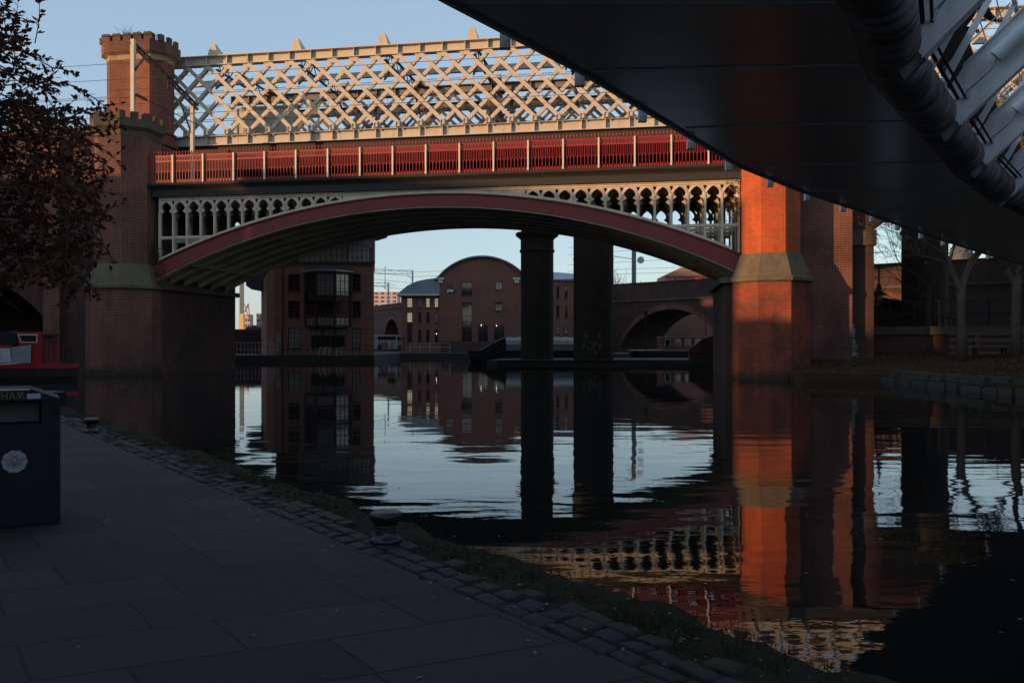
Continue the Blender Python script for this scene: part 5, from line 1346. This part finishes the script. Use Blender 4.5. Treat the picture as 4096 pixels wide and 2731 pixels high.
for z in (7.2, 5.3): g.bar((-.3,0,z),(-3.8,0,z+.5),.08,.08); g.bar((-3.0,0,z+.4),(-4.0,0,z-1.6),.06,.06); g.bar((-7.8,0,z+.6),(-6,0,z-.5),.06,.06)
g.build('registration_arm', BLKM, sg2)
g = MB()
for i, (z, dz) in enumerate(((14.6,.9),(15.6,1.0),(12.2,.4),(13.1,.7),(11.6,.3))): g.tube([(8,119,z),(24,117,z+dz),(44,112,z+dz*2)], .022, 4)
for z in (14.0, 15.3, 16.2, 12.6): g.tube([(-60,150,z+3),(-20,168,z),(-5,160,z)], .03, 4)
tag(g.build('overhead_wire', DARKST), 'thin overhead railway wires above the far brick viaduct', 'wires')
# scrub on the far viaduct
g = MB(); rb_ = random.Random(9)
for k in range(26): bush_twigs(g, (11.8+k*.26, 119.5-k*.2, 9.6), rb_.uniform(1.0,3.2) if k < 14 else .9, 5, rb_, .03, .4)
tag(g.build('scrub', TWIG), 'bare scrub on top of the far viaduct beside the signal gantry', 'bush')
bd = thing('depot_building', 'brownish box building with a red outlined sign above the far viaduct', 'building', (30.5, 142, .9), radians(0))
g = MB(); g.xz([(-4.2,0),(8,0),(8,13.2),(2.5,13.9),(-1.5,13.9),(-4.2,12.6)], 0, 8); g.build('wall', plain('depot_tan', (.30,.17,.13), .8, dirt=.2), bd)
g = MB(); g.box(-4.25,8,-.1,-.003,12.2,12.45); g.box(-2.6,-2.3,-.1,-.003,7,12.2); g.build('red_trim', SIGNR, bd)
g = MB(); g.xz([(.9,12.0),(3.3,12.0),(2.1,10.3)], -.5, -.2); o = g.build('sign', SIGNRL, bd)
g = MB(); g.xz([(1.5,11.7),(2.7,11.7),(2.1,10.9)], -.56, -.505); g.build('sign_centre', LETW, o)
g = MB(); g.box(1.6,2.4,-.3,-.1,7.0,10.2); g.build('sign_post', POST, bd)
# distant town left
def tower(label, x, y, w_, h, m, grp=None):
    t = thing('tower_block', label, 'tower block', (x, y, .9), 0); fl = int(h/3)
    g = MB(); g.box(-w_/2,w_/2,0,w_,0,h); g.build('wall', m, t)
    wn = None
    for f in range(fl):
        for k in range(4):
            c = -w_/2 + w_*(k+.5)/4
            if wn is None: g = MB(); g.box(-w_*.07,w_*.07,-.15,-.003,1,2.4); wn = g.build('window', GLASS, t); wn.location = (c, 0, 0)
            else: share(wn, (c, 0, f*3), t)
    return t
tower('pink distant tower block left of the hostel', -95, 620, 18, 39, TOWP); tower('grey distant tower block beside the pink one', -78, 640, 19, 31, TOWG)
tower('slim pale tower block far off behind the crane', -152, 470, 6, 17, TOWP); tower('grey slim tower block beside the crane', -145.5, 480, 6, 18, TOWG)
cr = thing('mobile_crane', 'yellow and grey telescopic crane mast far behind the left abutment', 'crane', (-98.3, 300, .9), 0)
g = MB(); g.box(-.85,.85,0,1.4,3,11.5); g.build('lower_boom', YEL, cr)
g = MB(); g.box(-.65,.65,.1,1.2,11.5,30); g.build('upper_boom', GREYC, cr)
g = MB(); g.box(-3,3,-1,3,0,3); g.build('carrier', GREYC, cr)
g = MB(); g.bar((1.3,0,12),(2.6,0,15),.35,.35); g.bar((2.6,0,15),(3.2,0,9),.25,.25); g.bar((1.2,0,15),(2.8,0,10),.25,.25); g.box(2.4,3,0,.5,6.5,7.5); g.build('hook_block', SIGNR, cr)
g = MB(); g.box(-36,-26.5,101,103,.6,3.6); tag(g.build('site_cabin', plain('cabin_maroon',(.06,.02,.025),.8)), 'dark site cabin low behind the left abutment', 'cabin')
g = MB(); rq = random.Random(8)
CLM = plain('yard_mix',(.16,.10,.09),.8,dirt=.8,s=.8)
for k in range(9):
    x = -58 + k*3.6; h = rq.uniform(1.5,4); g = MB(); g.box(-1.7,1.9,0,6,0,h); g.xz([(-1.9,h+.002),(2.1,h+.002),(.1,h+rq.uniform(.3,1.2))], -.2, 6.2)
    o = g.build('yard_shed', CLM); o.location = (x, 150+rq.uniform(0,20), .9); tag(o, 'low dark shed on the horizon behind the crane', 'shed', 'low sheds on the horizon')

for (x, y, h, w_, lab) in ((-33,125,5.2,6,'portal frame'),):
    g = MB(); g.box(-35.5,-35.2,124,124.3,.9,6.3); g.box(-30,-29.7,124,124.3,.9,6.3); g.box(-35.5,-29.7,124,124.3,6.0,6.3); g.box(-35.2,-30,124.1,124.2,5.4,5.5)
    tag(g.build('portal_frame', DARKST), 'plain steel goalpost frame left of the apartment block', 'frame')

# railings, signs and small quay things
def railing(label, p, q, z, h, n, mat=BLKM, rails=(1.0,.5), r=.03, bars=0):
    t = thing('railing', label, 'railing', (p[0], p[1], z), atan2(q[1]-p[1], q[0]-p[0])); L = sqrt((q[0]-p[0])**2+(q[1]-p[1])**2)
    g = MB()
    for u in rails: g.box(0,L,-r,r,h*u-r,h*u+r)
    g.build('rail', mat, t)
    for k in range(n+1): x = L*k/n; g = MB(); g.box(x-r,x+r,-r,r,0,h); g.build('post', mat, t)
    g = MB()
    if bars:
        for k in range(bars): x = L*(k+.5)/bars; g.box(x-.012,x+.012,-.012,.012,.05,h)
        g.build('bars', mat, t)
    return t
railing('dark railing in front of the hostel arch beside the red notice', (-18.5,104.9), (-13.6,104.9), .95, 1.6, 6, BLKM, (1.0,.1), .04, 24)
railing('pale two-rail fence at the foot of the hostel', (-13.0,105.2), (-7.9,105.4), .62, 1.25, 4, GREYM, (1.0,.62), .025)
railing('dark rail fence on the quay left of the apartment block', (-31.0,88.4), (-24.8,88.8), .62, 1.35, 16, GREYM, (1.0,.45), .022)
railing('dark railing along the front of the apartment block', (-24.5,87.7), (-14.8,87.7), .62, 1.1, 14, BLKM, (1.0,.5), .025)
g = MB(); g.box(-16.6,-15.7,104.6,104.7,1.25,1.95); nb = g.build('notice_board', SIGNR); tag(nb, 'small red notice board on the dark railing by the apartment block', 'sign')
g = MB()
for z in (1.78,1.6,1.42):
    for k in range(5): g.box(-16.45+k*.13,-16.45+k*.13+.09,104.57,104.598,z,z+.05)
g.build('lettering', POST, nb)
lr = None
for px in (1278, 1295, 1301, 1315, 1347, 1363):
    x = (px-2048)/3306*87.2; g = MB()
    lab = {1278:'bent ladder handrail furthest left on the quay edge below the bay',1295:'second bent ladder handrail from the left on the quay edge',1301:'third bent ladder handrail, close behind the second one',1315:'fourth bent ladder handrail, beside a gap in the row',1347:'fifth bent ladder handrail, just right of the gap in the row',1363:'bent ladder handrail furthest right on the quay edge'}[px]
    if lr is None:
        g.tube([(0,0,-.1),(0,0,.55),(.05,0,.75),(.18,0,.85),(.28,0,.84)], .03, 6); lr = g.build('ladder_hoop', POST); lr.location = (x, 87.2, .62); tag(lr, lab, 'handrail', 'ladder handrails on the quay edge')
    else: c = lr.copy(); col.objects.link(c); c.location = (x, 87.2, .62); c['label'] = lab
rk = thing('van', 'white van partly hidden behind the dark railing by the far arch', 'van', (-17.2, 118, .95), 0)
g = MB(); g.xz([(-2.3,.4),(2.4,.4),(2.4,1.2),(1.7,1.4),(1.2,2.1),(-2.3,2.1)], -.95, .95); g.build('body', BOATWH, rk)
g = MB(); g.xz([(1.0,1.35),(1.6,1.35),(1.15,1.95),(1.0,1.95)], -.97, -.952); g.box(-1.8,.7,-.97,-.952,1.4,1.9); g.build('window', GLASS, rk)
for x in (-1.5, 1.5):
    g = MB(M=Matrix.Translation((x,-.9,.36)) @ Matrix.Rotation(pi/2,4,'X')); g.lathe([(.36,-.1),(.36,.1)], 18); g.build('wheel', BLKM, rk)
# street lamps
def lamp(label, x, y, z, h, hook, s=1.0):
    t = thing('street_lamp', label, 'street lamp', (x, y, z), 0)
    g = MB(); pts = [(0,0,0),(0,0,h)]
    if hook: pts += [(hook*.15*k, 0, h + .45*s*sin(pi*k/6)) for k in range(1,7)]
    g.tube(pts, .05*s, 8); g.build('post', BLKM, t)
    ex = hook*.9 if hook else 0
    g = MB(); g.lathe([(.03,0),(.06,-.1*s),(.10*s,-.3*s),(.34*s,-.5*s),(.36*s,-.56*s)] if hook else [(.12,0),(.2,.35),(.25,.36),(.03,.6)], 14, (ex, 0))
    hd = g.build('lantern', BLKM, t); hd.location = (0,0,h)
    return t
lamp('black street lamp on the quay in front of the red narrowboat', 13.05, 80.5, .4, 4.2, 0)
lamp('slender hook-necked lamp under the low arch near the pier', 20.4, 87, .5, 5.0, -1.2, .7)
lamp('large hook-necked lamp beside the viaduct pier seen under the footbridge', 18.9, 42.6, .9, 4.8, .0) if False else None
t = thing('street_lamp', 'black swan-neck lamp hanging beside the right viaduct pier', 'street lamp', (21.4, 48.2, 1.4), 0)
g = MB(); g.tube([(-.45,.5,5.0),(-.3,.3,5.15),(-.08,.1,5.1),(0,0,4.9),(0,0,4.0)], .05, 8); g.build('arm', BLKM, t)
g = MB(); g.lathe([(.05,4.0),(.12,3.95),(.15,3.6),(.42,3.40),(.44,3.34),(.2,3.33)], 18); g.build('shade', BLKM, t)
g = MB(); g.lathe([(.19,3.33),(.2,3.2),(.12,3.05),(.01,3.0)], 14); g.build('globe', GREYP, t)
# ramp wall by the right abutment, retaining walls, sleepers, bench, railings on the right
g = MB(); g.xz([(-4.0,0),(3,0),(3,3.8),(-2.8,1.9),(-4.0,1.0)], 0, .5); o = g.build('ramp_wall', BR_VIA); o.location = (19.6, 72.6, .4); tag(o, 'dark sloping brick ramp wall at the foot of the right abutment', 'wall')
rw = thing('retaining_wall', 'low brick retaining wall with a stone coping behind the right bank', 'wall', (20.5, 49.3, .6), radians(-2))
g = MB(); g.box(0,20,0,.6,0,1.85); g.build('wall', BR_VIA, rw)
g = MB(); g.box(-.1,20,-.15,.75,1.853,2.35); g.build('coping', STONE_D, rw)
railing('dark double handrail on the retaining wall behind the bare trees', (21.2,49.6), (34,48.6), 2.95, 1.5, 9, BLKM, (1.0,.5), .035)
g = MB(); g.add([(0,0,0),(8,0,0),(8,0,.4),(0,0,2.9),(0,.4,0),(8,.4,0),(8,.4,.4),(0,.4,2.9)], [(0,1,2,3),(7,6,5,4),(3,2,6,7),(0,3,7,4)])
for k in range(24): x = k*.33; g.box(x,x+.05,-.05,0,2.9-x*.31,3.5-x*.31)
g.bar((0,-.03,3.55),(8,-.03,1.05),.05,.05)
o = g.build('stair_ramp', BLKM); o.location = (21.0,53,2.2); tag(o, 'dark stair ramp with a sloping balustrade right of the viaduct pier', 'ramp')
sl_ = thing('sleeper_wall', 'stacked old timber sleepers behind the bench', 'timber wall', (23.9, 44.6, 1.3), radians(-2))
for k in range(4):
    g = MB(); g.box(-.2,7,0,.28,k*.36,k*.36+.2); g.build('sleeper', WOOD, sl_)
for x in (1.1,3.3,5.5):
    g = MB(); g.box(x,x+.2,.02,.26,.2,1.3); g.build('stake', WOOD, sl_)
be = thing('park_bench', 'low dark bench between the two tree trunks on the right bank', 'bench', (25.0, 43.3, 1.3), radians(-3))
g = MB()
for k in range(3): g.box(-.85,.85,-.2+k*.14,-.09+k*.14,.38,.43)
g.build('seat', BLKM, be)
for x in (-.75,.7): g = MB(); g.box(x,x+.08,-.18,-.1,0,.38); g.box(x,x+.08,.12,.2,0,.38); g.build('leg', BLKM, be)
g = MB(); rq = random.Random(77)
g.box(-.05,.06,-.03,0,-.1,1.9)
for k in range(60):
    z = rq.uniform(.0,1.9); x = rq.uniform(0,.3)*(1-z/2.6); s_ = rq.uniform(.05,.13); h_ = rq.uniform(.02,.045); g.add([(x-s_,-.05,z),(x+s_*.8,-.055,z+.01),(x+s_,-.05,z+h_),(x-s_*.7,-.052,z+h_*1.2),(x,.0,z)], [(0,1,2,3),(0,1,4),(1,2,4),(2,3,4),(3,0,4)])
o = g.build('pale_rubble_patch', BRICKRUB); o.location = (LB(6.3,1.65)[0], LB(6.3,1.65)[1], 1.1); o.rotation_euler = (0,0,BRZ); tag(o, 'pale broken patch of stones low in the corner of the right viaduct', 'rubble')
# domed sunlit buildings high behind the trees
t = thing('domed_building', 'sunlit tan building with small grey domes behind the bare trees', 'building', (86, 152, .9), 0)
g = MB(); g.box(-4,9,0,8,0,16.2); g.build('wall', plain('tan_stone',(.50,.32,.20),.8,dirt=.2,s=.3), t)
for x in (-2.3, 4.5): g = MB(); g.lathe([(2.0,16.2),(2.0,17.6),(1.8,18.6),(1.2,19.6),(.3,20.2),(.1,21.2)], 16, (x,2)); g.build('dome', SLATE, t)

# ================================================================== unseen blocks added behind and left of the camera to shade the scene
dv = Vector((-SX, -SY)).normalized(); nv = Vector((dv.y, -dv.x))
def wh(label, q0, q1, a, H, dep=14):
    c = nv*((q0+q1)/2) + dv*(a - dep/2); L = q1-q0
    t = thing('occluder', label, 'building', (c.x, c.y, 0), atan2(nv.y, nv.x))
    hs = [(-L/2+2+4*k, -L/2+3.6+4*k, 2+3.6*f, 4.2+3.6*f) for k in range(int((L-4)/4)) for f in range(int((H-5)/3.6))] if L > 6 else []
    g = MB(); facade(g, -L/2, L/2, -.5, H, [(x0,x1,z0,z1) for x0,x1,z0,z1 in hs], y=-dep/2) if False else None
    g.box(-L/2, L/2, -dep/2, dep/2, -.5, H); g.build('wall', BR_VIA, t)
    wn = None
    for x0,x1,z0,z1 in hs[:100]:
        if wn is None: g = MB(); g.box(0,1.6,dep/2+.002,dep/2+.06,0,2.2); wn = g.build('window', GLASS, t); wn.location = (x0,0,z0)
        else: share(wn, (x0,0,z0), t)
    g = MB(); g.box(-L/2-.1, L/2+.1, dep/2-.3, dep/2+.12, H, H+.15); g.build('coping', STONE_D, t)
    return t
AL = -45
wh('very tall unseen occluder added far left to shade the hostel and apartments', -200, -80, AL, 31)
wh('long tall unseen warehouse outside the frame to the left', -52, -32.95, AL, 19.3)
wh('slightly lower unseen warehouse joined to the long tall one', -79.5, -52.05, AL, 18.1)
wh('low unseen occluder added to let sun through to the right pier', -32.9, -30.05, AL, 12.8)
wh('long tall unseen warehouse behind the camera', -30, 42, AL, 22.5)

# unseen blocks added around the photographer to cut sky light
def block(label, x0, x1, y0, y1, h):
    t = thing('occluder', label, 'building', ((x0+x1)/2, (y0+y1)/2, 0)); W_, D_ = (x1-x0)/2, (y1-y0)/2
    g = MB(); g.box(-W_,W_,-D_,D_,-.5,h); g.build('wall', BR_VIA, t)
    wn = None
    for f in range(int(h/3.6)):
        for k in range(int(W_*2/3.5)):
            x = -W_+1.7+3.5*k
            if wn is None: g = MB(); g.box(-.6,.6,D_+.002,D_+.05,1.6,3.7); wn = g.build('window', GLASS, t); wn.location = (x,0,3.6*f)
            else: share(wn, (x,0,3.6*f), t)
    g = MB(); g.box(-W_-.2,W_+.2,-D_-.2,D_+.2,h+.002,h+.5); g.build('coping', STONE_D, t)
block('brick warehouse added unseen behind the photographer to cut sky light', -45, 40, -62, -48, 8)
block('brick warehouse added unseen left of the photographer to darken the towpath', -40, -14.5, -12.5, 6.5, 10)

t = thing('hidden_occluder', 'hidden occluder added behind the sunlit pier to shade the far viaduct', 'building', (19.7, 58.0, .4))  # added out of sight to keep sun off the far viaduct
g = MB(); g.xy([(0,0),(4.9,0),(6.4,12),(.2,12)], 0, 15.2); g.build('wall', BR_VIA, t); g = MB(); g.xy([(-.1,-.1),(5.0,-.1),(6.5,12.1),(.1,12.1)], 15.202, 15.5); g.build('coping', STONE_D, t)
# faded graffiti on the wide column
rq = random.Random(12)
gm_ = [plain('graffiti_faded_green', (.05,.12,.07), .8, dirt=.4), plain('graffiti_faded_red', (.22,.06,.04), .8, dirt=.4), plain('graffiti_pale', (.16,.16,.16), .8, dirt=.4)]
wc = [o for o in bpy.data.objects if o.name.startswith('iron_column') and abs(o.location.x-7.25) < .01][0]
for m_ in gm_:
    g = MB()
    for k in range(9):
        a = rq.uniform(-2.3,-1.3); z = rq.uniform(.5,2.4); r_ = 1.80; pr = None
        for q in range(6):
            a += rq.uniform(-.05,.09); z = min(2.6, max(.3, z+rq.uniform(-.3,.3))); p = (r_*cos(a), r_*sin(a), z)
            if pr: g.bar(pr, p, .02, .09, (0,0,1))
            pr = p
    g.build('graffiti', m_, wc, recalc=False)

block('long unseen occluder added right of the frame to cut sky light', 34.5, 47, -34, 50, 14)  # added out of view to dim light from the right
